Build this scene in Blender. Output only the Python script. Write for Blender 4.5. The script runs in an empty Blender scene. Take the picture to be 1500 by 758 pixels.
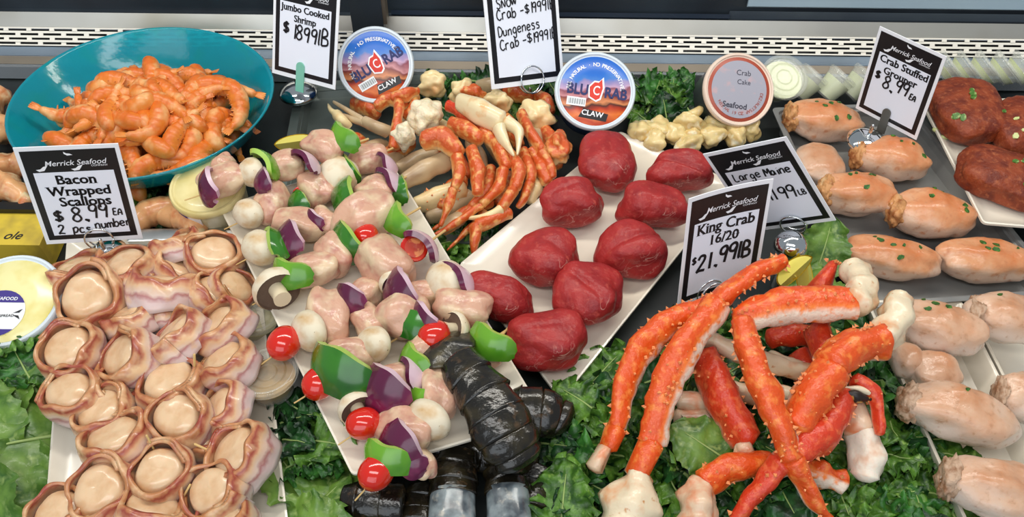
import bpy, bmesh, math, random
from math import sin, cos, pi, radians, sqrt, atan2, floor
from mathutils import Vector, Matrix, noise
SC = bpy.context.scene; COL = SC.collection
# ---------------------------------------------------------------- camera
PITCH = radians(50); ROLL = radians(.7); FPX = 1300.0; CH = .83
CAM = Vector((0, -CH/math.tan(PITCH), CH))
FW = Vector((0, cos(PITCH), -sin(PITCH)))
_U = Vector((0, sin(PITCH), cos(PITCH))); _R = Vector((1, 0, 0))
RT = _R*cos(ROLL)+_U*sin(ROLL); UP = _U*cos(ROLL)-_R*sin(ROLL)
cd = bpy.data.cameras.new('camera'); cam = bpy.data.objects.new('camera', cd); COL.objects.link(cam)
cd.sensor_width = 36; cd.lens = FPX/1500*36; cd.clip_start = .02; cd.clip_end = 50
cam.matrix_world = Matrix(((RT.x, UP.x, -FW.x, CAM.x), (RT.y, UP.y, -FW.y, CAM.y), (RT.z, UP.z, -FW.z, CAM.z), (0, 0, 0, 1)))
SC.camera = cam
# ---------------------------------------------------------------- light
w = bpy.data.worlds.new('world'); SC.world = w; w.use_nodes = True
w.node_tree.nodes['Background'].inputs[0].default_value = (.86, .93, 1, 1)
w.node_tree.nodes['Background'].inputs[1].default_value = .34
def area(name, loc, target, sx, sy, e, col):
    l = bpy.data.lights.new(name, 'AREA'); l.shape = 'RECTANGLE'; l.size = sx; l.size_y = sy; l.energy = e; l.color = col
    o = bpy.data.objects.new(name, l); COL.objects.link(o); o.location = loc
    o.rotation_euler = (Vector(target)-Vector(loc)).to_track_quat('-Z', 'Y').to_euler(); return o
area('case_light_strip', (0, .30, 1.25), (0, .0, 0), 2.2, .10, 15, (1, .96, .88))
area('case_light_front', (-.2, -.75, 1.45), (0, .05, 0), 1.6, .25, 9, (1, .985, .96))
area('shop_window', (-.6, -2.6, 1.5), (0, .1, .1), 3.2, 1.6, 30, (.86, .93, 1))
SC.view_settings.view_transform = 'Standard'; SC.view_settings.look = 'None'
SC.view_settings.exposure = -0.06; SC.view_settings.gamma = 1.0; SC.view_settings.use_curve_mapping = False
# ---------------------------------------------------------------- helpers
def G(u, v, z=0.0):
    """point at height z that stands at picture position (u, v) of the 1500x758 photograph"""
    d = FW+RT*((u-750)/FPX)+UP*((379-v)/FPX)
    return CAM+d*((z-CAM.z)/d.z)
def px(u, v, z=0.0):
    d = FW+RT*((u-750)/FPX)+UP*((379-v)/FPX)
    return abs((z-CAM.z)/d.z)/FPX
def near(u, v, prefix, anchors, suffix=''):
    best = min(anchors, key=lambda q: (q[0]-u)**2+(q[1]-v)**2); dx, dy = u-best[0], v-best[1]
    side = ('right of' if dx > 0 else 'left of') if abs(dx) > abs(dy) else ('in front of' if dy > 0 else 'behind')
    return '%s %s %s' % (prefix, side, best[2])
def srgb(c):
    f = lambda x: x/12.92 if x <= .04045 else ((x+.055)/1.055)**2.4
    if isinstance(c, str): c = [int(c[i:i+2], 16)/255 for i in (0, 2, 4)]
    return (f(c[0]), f(c[1]), f(c[2]), 1)
class MB:
    def __init__(s): s.v = []; s.f = []; s.m = []; s.uv = []
    def add(s, vs, fs, m=0, uvs=None):
        o = len(s.v); s.v += [Vector(p) for p in vs]; s.uv += list(uvs) if uvs else [(0, 0)]*len(vs)
        for f in fs: s.f.append([o+i for i in f]); s.m.append(m)
        return s
    def tf(s, M): s.v = [M@p for p in s.v]; return s
    def join(s, o, M=None, moff=0):
        b = len(s.v); s.v += [M@p if M else p.copy() for p in o.v]; s.uv += o.uv
        s.f += [[b+i for i in f] for f in o.f]; s.m += [i+moff for i in o.m]; return s
def mesh(name, mb, mats, org=None, smooth=True, sharp=None):
    me = bpy.data.meshes.new(name); vs = [p-org for p in mb.v] if org is not None else mb.v
    me.from_pydata([tuple(p) for p in vs], [], mb.f)
    for m in (mats if isinstance(mats, (list, tuple)) else [mats]): me.materials.append(m)
    me.polygons.foreach_set('material_index', mb.m)
    uvl = me.uv_layers.new(name='UVMap'); li = [0]*len(me.loops); me.loops.foreach_get('vertex_index', li)
    fl = [];
    for i in li: fl += mb.uv[i]
    uvl.data.foreach_set('uv', fl)
    bm = bmesh.new(); bm.from_mesh(me); bmesh.ops.recalc_face_normals(bm, faces=bm.faces); bm.to_mesh(me); bm.free()
    me.polygons.foreach_set('use_smooth', [smooth]*len(me.polygons))
    if smooth and sharp: me.set_sharp_from_angle(angle=radians(sharp))
    me.update(); return me
def link(name, me, parent=None, M=None, kind=None, label=None, cat=None, group=None):
    o = bpy.data.objects.new(name, me); COL.objects.link(o)
    if parent: o.parent = parent
    if M is not None: o.matrix_local = M if isinstance(M, Matrix) else Matrix.Translation(M)
    for k, v in (('kind', kind), ('label', label), ('category', cat), ('group', group)):
        if v: o[k] = v
    return o
def part(name, mb, mats, parent, org=None, M=None, smooth=True, sharp=None, kind=None, label=None):
    return link(name, mesh(name, mb, mats, org, smooth, sharp), parent, M, kind, label)
def thing(name, label, cat, M=None, group=None):
    return link(name, None, None, M, None, label, cat, group)
def single(name, mb, mats, label, cat, M=None, group=None, smooth=True, sharp=None, kind=None):
    org = None
    if M is None:
        org = Vector((sum(p.x for p in mb.v)/len(mb.v), sum(p.y for p in mb.v)/len(mb.v), min(p.z for p in mb.v))); M = org
    return link(name, mesh(name, mb, mats, org, smooth, sharp), None, M, kind, label, cat, group)
def dup(o, M=None, label=None, group=None, parent=None):
    c = o.copy(); COL.objects.link(c); c.parent = parent
    if M is not None: c.matrix_local = M if isinstance(M, Matrix) else Matrix.Translation(M)
    if label: c['label'] = label
    if group: c['group'] = group
    for ch in list(o.children): dup(ch, ch.matrix_local.copy(), parent=c)
    return c
def frame(loc, X=None, Z=None):
    """orthonormal frame: Z kept, X projected"""
    Z = Vector(Z or (0, 0, 1)).normalized(); X = Vector(X or (1, 0, 0)); X = (X-Z*X.dot(Z))
    if X.length < 1e-6: X = Z.orthogonal()
    X.normalize(); Y = Z.cross(X); loc = Vector(loc)
    return Matrix(((X.x, Y.x, Z.x, loc.x), (X.y, Y.y, Z.y, loc.y), (X.z, Y.z, Z.z, loc.z), (0, 0, 0, 1)))
def S(x, y=None, z=None):
    y = x if y is None else y; z = x if z is None else z
    return Matrix(((x, 0, 0, 0), (0, y, 0, 0), (0, 0, z, 0), (0, 0, 0, 1)))
def RZ(a): return Matrix.Rotation(a, 4, 'Z')
def catmull(pts, n=6):
    P = [Vector(p) for p in pts]
    if len(P) < 3 or n < 2: return P
    out = []
    for i in range(len(P)-1):
        a = P[max(i-1, 0)]; b = P[i]; c = P[i+1]; d = P[min(i+2, len(P)-1)]
        for k in range(n):
            t = k/n; out.append(.5*((2*b)+(c-a)*t+(2*a-5*b+4*c-d)*t*t+(3*b-a-3*c+d)*t*t*t))
    out.append(P[-1]); return out
def lerpl(L, t):
    x = t*(len(L)-1); i = min(int(x), len(L)-2); return L[i]+(L[i+1]-L[i])*(x-i) if len(L) > 1 else L[0]
def tube(pts, radii, n=10, up=(0, 0, 1), flat=(1, 1), sub=6, amp=0, freq=60, seed=0, rf=None, cap=.6, m=0, mb=None):
    """swept tube; uv = (length share, 1 on the up side .. 0 underneath)"""
    mb = mb or MB(); P = catmull(pts, sub); N = len(P); up = Vector(up); vs = []; uvs = []; fs = []
    rr = [lerpl(radii, i/(N-1)) for i in range(N)]
    tn = [(P[min(i+1, N-1)]-P[max(i-1, 0)]).normalized() for i in range(N)]
    rings = [(P[0]-tn[0]*rr[0]*cap, tn[0], rr[0]*.45, 0)] if cap else []
    rings += [(P[i], tn[i], rr[i], i/(N-1)) for i in range(N)]
    if cap: rings.append((P[-1]+tn[-1]*rr[-1]*cap, tn[-1], rr[-1]*.45, 1))
    for (p, T, r, t) in rings:
        Sd = T.cross(up)
        if Sd.length < 1e-4: Sd = T.orthogonal()
        Sd.normalize(); Nn = Sd.cross(T)
        for k in range(n):
            a = 2*pi*k/n; d = Nn*cos(a)*flat[0]+Sd*sin(a)*flat[1]; q = r*(rf(t, a) if rf else 1)
            pt = p+d*q
            if amp: pt += d*(noise.noise(pt*freq+Vector((seed, seed*1.7, 0)))*amp)
            vs.append(pt); uvs.append((t, .5+.5*cos(a)))
    R = len(rings)
    for i in range(R-1):
        for k in range(n):
            k2 = (k+1) % n; fs.append((i*n+k, i*n+k2, (i+1)*n+k2, (i+1)*n+k))
    vs.append(rings[0][0]-rings[0][1]*rr[0]*cap*.2); uvs.append((0, .5)); a = len(vs)-1
    vs.append(rings[-1][0]+rings[-1][1]*rr[-1]*cap*.2); uvs.append((1, .5)); b = len(vs)-1
    for k in range(n): fs.append((k, (k+1) % n, a)); fs.append(((R-1)*n+k, (R-1)*n+(k+1) % n, b))
    return mb.add(vs, fs, m, uvs)
_ico = {}
def ico(sub):
    if sub not in _ico:
        bm = bmesh.new(); bmesh.ops.create_icosphere(bm, subdivisions=sub, radius=1)
        _ico[sub] = ([v.co.normalized() for v in bm.verts], [[v.index for v in f.verts] for f in bm.faces]); bm.free()
    return _ico[sub]
def blob(dims, p=2.4, amp=.12, freq=1.6, seed=0, sub=3, amp2=.02, freq2=5, flatb=None, fn=None, m=0, mb=None, M=None):
    mb = mb or MB(); vs0, fs = ico(sub); vs = []; sv = Vector((seed*3.1, seed*1.3, seed*2.2))
    for d in vs0:
        k = (abs(d.x)**p+abs(d.y)**p+abs(d.z)**p)**(-1/p)
        k *= 1+amp*noise.noise(d*freq+sv)+amp2*noise.noise(d*freq2+sv)
        q = Vector((d.x*k*dims[0], d.y*k*dims[1], d.z*k*dims[2]))
        if fn: q = fn(q, d)
        if flatb is not None and q.z < -dims[2]*flatb: q.z = -dims[2]*flatb-(abs(q.z)-dims[2]*flatb)*.15
        vs.append(M@q if M else q)
    return mb.add(vs, fs, m, [(.5+.5*d.x, .5+.5*d.z) for d in vs0])
def lathe(prof, n=32, mb=None, m=0, M=None, wob=None, closed_top=True, mfn=None):
    """prof: list of (r, z[, material])"""
    mb = mb or MB(); vs = []; uvs = []; N = len(prof)
    for i, q in enumerate(prof):
        for k in range(n):
            a = 2*pi*k/n; r = q[0]*(wob(a, i) if wob else 1); v = Vector((r*cos(a), r*sin(a), q[1])); vs.append(M@v if M else v); uvs.append((k/n, i/(N-1)))
    o = len(mb.v); mb.add(vs, [], 0, uvs)
    for i in range(N-1):
        mm = prof[i+1][2] if len(prof[i+1]) > 2 else m
        for k in range(n): mb.f.append([o+i*n+k, o+i*n+(k+1) % n, o+(i+1)*n+(k+1) % n, o+(i+1)*n+k]); mb.m.append(mm)
    return mb
def box(c, s, mb=None, m=0, M=None):
    mb = mb or MB(); vs = [Vector((c[0]+s[0]*x/2, c[1]+s[1]*y/2, c[2]+s[2]*z/2)) for x in (-1, 1) for y in (-1, 1) for z in (-1, 1)]
    if M: vs = [M@v for v in vs]
    return mb.add(vs, [(0, 1, 3, 2), (4, 6, 7, 5), (0, 4, 5, 1), (2, 3, 7, 6), (0, 2, 6, 4), (1, 5, 7, 3)], m)
def torus(R, r, n=36, k=8, mb=None, m=0, M=None, a0=0, a1=2*pi):
    pts = [Vector((R*cos(a0+(a1-a0)*i/n), R*sin(a0+(a1-a0)*i/n), 0)) for i in range(n+1)]
    if M: pts = [M@p for p in pts]
    nn = (M.to_3x3()@Vector((0, 0, 1))) if M else (0, 0, 1)
    return tube(pts, [r], n=k, up=nn, sub=1, cap=.01, mb=mb, m=m) if False else tube(pts, [r, r], n=k, up=nn, sub=1, cap=.01, mb=mb, m=m)
# ---------------------------------------------------------------- materials
def mat(name, c, rough=.4, noise_=None, noise2=None, bump=None, sss=0, coat=0, metal=0, alpha=1, trans=0, ior=None, ramp=None, sssc=None, spec=None):
    """noise_/noise2 = (scale, colour2, lo, hi[, detail]); ramp = (axis 'u'|'v'|'x'|'y'|'z', [(pos, colour)], wobble)"""
    m = bpy.data.materials.new(name); m.use_nodes = True; nt = m.node_tree; b = nt.nodes['Principled BSDF']; L = nt.links
    tc = nt.nodes.new('ShaderNodeTexCoord'); col = None
    def nz(scale, detail=3, dist=0):
        n = nt.nodes.new('ShaderNodeTexNoise'); n.inputs['Scale'].default_value = scale; n.inputs['Detail'].default_value = detail
        n.inputs['Distortion'].default_value = dist; L.new(tc.outputs['Object'], n.inputs['Vector']); return n
    base = nt.nodes.new('ShaderNodeRGB'); base.outputs[0].default_value = srgb(c); col = base.outputs[0]
    if ramp:
        ax, stops, wob = ramp; sp = nt.nodes.new('ShaderNodeSeparateXYZ')
        L.new(tc.outputs['UV' if ax in 'uv' else ('Generated' if ax in 'XYZ' else 'Object')], sp.inputs[0])
        src = sp.outputs[{'u': 0, 'v': 1, 'x': 0, 'y': 1, 'z': 2, 'X': 0, 'Y': 1, 'Z': 2}[ax]]
        if wob:
            n = nz(wob[0]); ma = nt.nodes.new('ShaderNodeMath'); ma.operation = 'MULTIPLY_ADD'; ma.inputs[1].default_value = wob[1]; L.new(n.outputs[0], ma.inputs[0])
            sb = nt.nodes.new('ShaderNodeMath'); sb.operation = 'SUBTRACT'; L.new(src, sb.inputs[0]); sb.inputs[1].default_value = wob[1]*.5
            L.new(sb.outputs[0], ma.inputs[2]); src = ma.outputs[0]
        r = nt.nodes.new('ShaderNodeValToRGB'); L.new(src, r.inputs[0]); e = r.color_ramp.elements
        while len(e) < len(stops): e.new(.5)
        for i, (p, cc) in enumerate(stops): e[i].position = p; e[i].color = srgb(cc)
        col = r.outputs[0]
    for nn in (noise_, noise2):
        if nn:
            n = nz(nn[0], nn[4] if len(nn) > 4 else 3, nn[5] if len(nn) > 5 else 0); mr = nt.nodes.new('ShaderNodeMapRange'); mr.inputs[1].default_value = nn[2]; mr.inputs[2].default_value = nn[3]
            L.new(n.outputs[0], mr.inputs[0]); mx = nt.nodes.new('ShaderNodeMixRGB'); L.new(mr.outputs[0], mx.inputs[0]); L.new(col, mx.inputs[1]); mx.inputs[2].default_value = srgb(nn[1]); col = mx.outputs[0]
    L.new(col, b.inputs['Base Color']); b.inputs['Roughness'].default_value = rough; b.inputs['Metallic'].default_value = metal
    if sss: b.inputs['Subsurface Weight'].default_value = sss; b.inputs['Subsurface Scale'].default_value = .006; b.inputs['Subsurface Radius'].default_value = (1, .45, .3)
    m['b'] = 1
    if coat: b.inputs['Coat Weight'].default_value = coat; b.inputs['Coat Roughness'].default_value = .12
    if spec is not None: b.inputs['Specular IOR Level'].default_value = spec
    if alpha < 1: b.inputs['Alpha'].default_value = alpha
    if trans: b.inputs['Transmission Weight'].default_value = trans
    if ior: b.inputs['IOR'].default_value = ior
    if bump:
        n = nz(bump[0], 4); bp = nt.nodes.new('ShaderNodeBump'); bp.inputs['Strength'].default_value = bump[1]; bp.inputs['Distance'].default_value = bump[2] if len(bump) > 2 else .002
        L.new(n.outputs[0], bp.inputs['Height']); L.new(bp.outputs[0], b.inputs['Normal'])
        if coat: L.new(bp.outputs[0], b.inputs['Coat Normal'])
    return m
STEEL = mat('brushed_steel', 'B9BCBE', .32, metal=1, bump=(90, .05), noise_=(8, '8F9090', .4, .8))
STEELW = mat('satin_steel_panel', 'C9C6BD', .4, metal=.85, bump=(60, .04), noise_=(5, 'A89F8C', .45, .75))
DARK = mat('dark_case_panel', '20252B', .35, noise_=(6, '2F3840', .4, .7))
BLACK = mat('black_plastic', '0B0C0D', .35)
CHROME = mat('chrome', 'DDE2E4', .08, metal=1)
PLATE = mat('cream_melamine', 'EDE6D6', .22, coat=.4, noise_=(7, 'E6DCC6', .4, .8))
WHITE = mat('white_card', 'F4F7FC', .5)
PANEL = mat('pale_card_panel', 'EEF3FF', .5)
CARDBLK = mat('black_card_print', '121116', .4)
INK = mat('black_ink', '17161C', .5)
TEAL = mat('teal_glass', '12AEC2', .12, trans=.5, ior=1.3, coat=.5, noise_=(18, '14B2AE', .5, .75), bump=(120, .25, .001))
# ---------------------------------------------------------------- quad plates
def offset_poly(q, d, r, seg=5):
    """q: 4 xy corners ccw; inset by d, corners rounded r -> ring of points"""
    n = 4; out = []; c = []
    for i in range(n):
        a, b, e = q[i-1], q[i], q[(i+1) % n]; d1 = (b-a).normalized(); d2 = (e-b).normalized()
        n1 = Vector((-d1.y, d1.x)); n2 = Vector((-d2.y, d2.x)); s = (n1+n2).normalized(); k = d/max(.3, s.dot(n1))
        c.append(b+s*k)
    for i in range(n):
        b = c[i]; d1 = (c[i-1]-b).normalized(); d2 = (c[(i+1) % n]-b).normalized(); p0 = b+d1*r; p2 = b+d2*r
        for k in range(seg+1):
            t = k/seg; out.append(p0*(1-t)**2+b*2*t*(1-t)+p2*t*t)
    return out
def quad_plate(pix, z, rings, mats, name, label, cat, group=None, zs=None):
    """pix: four picture corners, rim height z; rings (inset, height, corner radius, material)"""
    P = [G(u, v, z).to_2d() for u, v in pix]
    ar = sum(P[i].x*P[(i+1) % 4].y-P[(i+1) % 4].x*P[i].y for i in range(4))
    if ar < 0: P.reverse()
    mb = MB(); prev = None
    for i, rg in enumerate(rings):
        R = offset_poly(P, rg[0], rg[2]); o = len(mb.v); mb.add([Vector((p.x, p.y, rg[1])) for p in R], []); n = len(R); mm = rg[3] if len(rg) > 3 else 0
        if prev is not None:
            for k in range(n): mb.f.append([prev+k, prev+(k+1) % n, o+(k+1) % n, o+k]); mb.m.append(mm)
        if i in (0, len(rings)-1): mb.f.append([o+k for k in range(n)]); mb.m.append(mm)
        prev = o
    return single(name, mb, mats, label, cat, group=group, sharp=35)
def plate_rings(z0, z1, fl=.012, t=.005, m=0):
    return [(fl+.014, z0, .012, m), (fl+.010, z0, .012, m), (fl+.008, z1-.009, .012, m), (.0, z1-.003, .006, m), (.0, z1, .006, m), (.002, z1+.0005, .005, m), (.0035, z1-.0005, .006, m), (fl+.006, z1-.0065, .012, m), (fl+.012, z1-.007, .014, m)]
# ---------------------------------------------------------------- the case
def prof_z(y, v):
    """height of a point at depth y that stands on picture row v (middle column)"""
    t = (379-v)/FPX; ry = y-CAM.y
    return CH-ry*(sin(PITCH)-t*cos(PITCH))/(cos(PITCH)+t*sin(PITCH))
def strip(name, yv, m, x0=-1.1, x1=1.1, label=None, thick=.004):
    pr = [(y, prof_z(y, v)) for y, v in yv]; mb = MB(); n = len(pr)
    low = [(y+thick, z-thick) for y, z in pr]
    ring = pr+low[::-1]; vs = [Vector((x0, y, z)) for y, z in ring]+[Vector((x1, y, z)) for y, z in ring]; N = len(ring)
    fs = [(i, (i+1) % N, N+(i+1) % N, N+i) for i in range(N)]+[tuple(range(N)), tuple(range(2*N-1, N-1, -1))]
    mb.add(vs, fs); o = link(name, mesh(name, mb, m, None, True, 25), kind='structure', label=label)
    return o
FLOORM = mat('case_floor_dark', '15191A', .4, noise_=(10, '262D2B', .4, .7))
fl = MB(); box((0, -.1, -.011), (2.2, .9, .02), fl); link('floor', mesh('floor', fl, FLOORM, smooth=False), kind='structure')
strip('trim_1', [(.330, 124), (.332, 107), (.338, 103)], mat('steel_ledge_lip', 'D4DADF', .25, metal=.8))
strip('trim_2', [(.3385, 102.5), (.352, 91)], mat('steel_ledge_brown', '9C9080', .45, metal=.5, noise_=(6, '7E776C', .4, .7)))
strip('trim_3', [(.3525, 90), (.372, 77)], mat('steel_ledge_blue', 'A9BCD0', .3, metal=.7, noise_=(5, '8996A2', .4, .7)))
# slotted air grille: a sloping plate with real openings in four staggered rows
y0, v0, y1, v1 = .3725, 75.5, .392, 48.5
a3 = Vector((0, y0, prof_z(y0, v0))); b3 = Vector((0, y1, prof_z(y1, v1))); gm = MB(); pitch = .0335; slot = .0265
rows = 4; edges = [0]
for r in range(rows): edges += [.07+r*.245, .07+r*.245+.125]
edges.append(1)
for i in range(len(edges)-1):
    p0 = a3.lerp(b3, edges[i]); p1 = a3.lerp(b3, edges[i+1])
    if i % 2 == 0:
        gm.add([(-1.1, p0.y, p0.z), (1.1, p0.y, p0.z), (1.1, p1.y, p1.z), (-1.1, p1.y, p1.z)], [(0, 1, 2, 3)])
    else:
        off = (i//2 % 2)*pitch/2; x = -1.1+off
        while x < 1.1:
            gm.add([(x, p0.y, p0.z), (x+pitch-slot, p0.y, p0.z), (x+pitch-slot, p1.y, p1.z), (x, p1.y, p1.z)], [(0, 1, 2, 3)]); x += pitch
GR = mat('white_grille_metal', 'F3EEE2', .4)
g = single('air_grille', gm, GR, 'white slotted air grille with four staggered rows of slots along the case back', 'grille', smooth=False)
md = g.modifiers.new('thickness', 'SOLIDIFY'); md.thickness = .0012; md.offset = 1
cav = MB(); n_ = Vector((0, b3.z-a3.z, -(b3.y-a3.y))).normalized()*.02
n_ = Vector((0, .012, -.016))
cav.add([(-1.1, a3.y, a3.z+n_.z), (1.1, a3.y, a3.z+n_.z), (1.1, b3.y+.012, b3.z-.012), (-1.1, b3.y+.012, b3.z-.012)], [(0, 1, 2, 3)])
link('trim_4', mesh('trim_4', cav, BLACK), kind='structure')
strip('trim_5', [(.3925, 48), (.404, 26)], STEELW)
strip('wall_back', [(.4045, 25.5), (.414, 21), (.43, -70)], DARK)
pm_ = MB(); z_ = prof_z(.40, 30)
box((.0, 0, 0), (.045, .02, .16), pm_, M=Matrix.Translation((G(521, 40, .13).x, .378, .135)))
link('trim_6', mesh('trim_6', pm_, mat('dark_mullion', '353B40', .4, noise_=(9, '4C4A44', .5, .8)), smooth=False), kind='structure')
pm_ = MB(); box((0, 0, 0), (.012, .02, .16), pm_, M=Matrix.Translation((G(549, 20, .13).x, .380, .155)))
link('trim_7', mesh('trim_7', pm_, mat('tan_mullion_edge', '6A5F50', .4), smooth=False), kind='structure')
# right-hand lower rail and pale window edge
xr = G(1088, 15, .12).x
strip('trim_8', [(.4035, 35), (.409, 27), (.4100, 12)], mat('grey_rail', '4A535C', .4, noise_=(7, '38404A', .4, .7)), xr, 1.1)
strip('trim_9', [(.407, 5), (.4085, -12)], mat('pale_rail', 'A9BECB', .4), G(1120, 5, .14).x, 1.1)
strip('trim_10', [(.4035, 23.5), (.405, 17)], mat('blue_black_rail', '2A3442', .3), G(560, 20, .12).x, xr)
# ---------------------------------------------------------------- trays and plates
ZA, ZB, ZC, ZF = .030, .058, .034, .055
quad_plate([(98, 350), (372, 335), (432, 850), (58, 850)], ZA, plate_rings(.0, ZA, .006), PLATE, 'serving_plate', 'cream rectangular plate under the bacon-wrapped scallops', 'plate')
quad_plate([(321, 303), (566, 226), (800, 612), (516, 697)], ZB, plate_rings(.036, ZB, .010), PLATE, 'serving_plate', 'cream rectangular plate under the kebab skewers', 'plate')
quad_plate([(672, 388), (908, 192), (1078, 268), (822, 587)], ZC, plate_rings(.0, ZC, .008), PLATE, 'serving_plate', 'cream rectangular plate under the red beef fillets', 'plate')
quad_plate([(1350, 150), (1560, 140), (1660, 345), (1440, 327)], ZF, plate_rings(.036, ZF, .008), PLATE, 'serving_plate', 'cream plate under the brown-red marinated steaks', 'plate')
def steel_rings(z0, z1, w=.006):
    return [(.012, z0, .012), (.004+w, z1-.004, .012), (0, z1-.002, .008), (0, z1, .008), (w, z1, .01), (w+.010, z0+.003, .012), (w+.014, z0+.002, .014)]
TRAYM = mat('dull_steel_tray', 'A6A6A2', .38, metal=.3, noise_=(7, '5A5D60', .4, .7), bump=(40, .05))
PANM = mat('grey_green_steel_pan', '6C7670', .4, metal=.3, noise_=(8, '545C58', .4, .7))
quad_plate([(1130, 158), (1335, 150), (1560, 430), (1262, 452)], .035, steel_rings(.004, .035), TRAYM, 'steel_tray', 'deep stainless steel tray holding the upper stuffed grouper rolls', 'tray')
def rim_rings(z0, z1):
    return [(.010, z0, .012), (.008, z0, .012), (.0, z1-.002, .006), (.0, z1, .006), (.0025, z1, .005), (.004, z1-.001, .006), (.014, z0+.005, .012), (.02, z0+.004, .014)]
quad_plate([(1268, 440), (1408, 440), (1616, 850), (1452, 850)], .032, rim_rings(.002, .032), PLATE, 'serving_plate', 'long cream plate under the lower grouper rolls beside the king crab', 'plate')
quad_plate([(1412, 440), (1570, 440), (1800, 850), (1620, 850)], .032, rim_rings(.002, .032), PLATE, 'serving_plate', 'long cream plate at the lower right edge of the case', 'plate')
quad_plate([(435, 122), (640, 108), (720, 360), (395, 330)], .016, steel_rings(.0, .016, .012), PANM, 'steel_pan', 'grey steel pan behind the kebabs and under the crab legs', 'pan')
quad_plate([(190, 336), (330, 334), (330, 350), (186, 354)], .034, [(.002, .0, .001), (.0, .032, .001), (.0, .034, .001), (.002, .0345, .001)], STEEL, 'steel_bar', 'narrow steel divider bar beside the bacon-wrapped scallops sign', 'bar')
# ---------------------------------------------------------------- teal bowl
BC = G(208, 144, .082); BC.z = 0; BR = .166
pr = [(.0, .004), (.05, .004), (.075, .006), (.10, .014), (.128, .032), (.150, .055), (BR-.002, .080), (BR, .0825), (BR-.002, .0845), (BR-.005, .082), (.146, .058), (.124, .036), (.098, .018), (.07, .011), (.04, .0095), (.0, .009)]
bw = lathe(pr, 72, M=RZ(radians(6))@S(1.01, .915, 1), wob=lambda a, i: 1+.004*sin(3*a+i))
single('glass_bowl', bw, TEAL, 'wide shallow teal glass bowl heaped with cooked shrimp', 'bowl', M=Matrix.Translation(BC))
def bowl_z(r):
    inn = [(0, .009), (.04, .0095), (.07, .011), (.098, .018), (.124, .036), (.146, .058), (.166, .085)]
    for (a, b), (c, d) in zip(inn, inn[1:]):
        if r <= c: return b+(d-b)*(r-a)/(c-a)
    return .09
# ---------------------------------------------------------------- text
def text_mb(s, size=1, m=0, bold=0, align='CENTER', shear=0, sx=1):
    c = bpy.data.curves.new('t', 'FONT'); c.body = s; c.size = 1; c.align_x = align; c.align_y = 'CENTER'; c.offset = bold; c.extrude = 0; c.resolution_u = 3; c.shear = shear
    o = bpy.data.objects.new('t', c); COL.objects.link(o); dg = bpy.context.evaluated_depsgraph_get(); me = o.evaluated_get(dg).to_mesh()
    mb = MB(); mb.add([Vector((v.co.x*sx*size, v.co.y*size, 0)) for v in me.vertices], [list(p.vertices) for p in me.polygons], m)
    o.evaluated_get(dg).to_mesh_clear(); bpy.data.objects.remove(o); bpy.data.curves.remove(c); return mb
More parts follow.
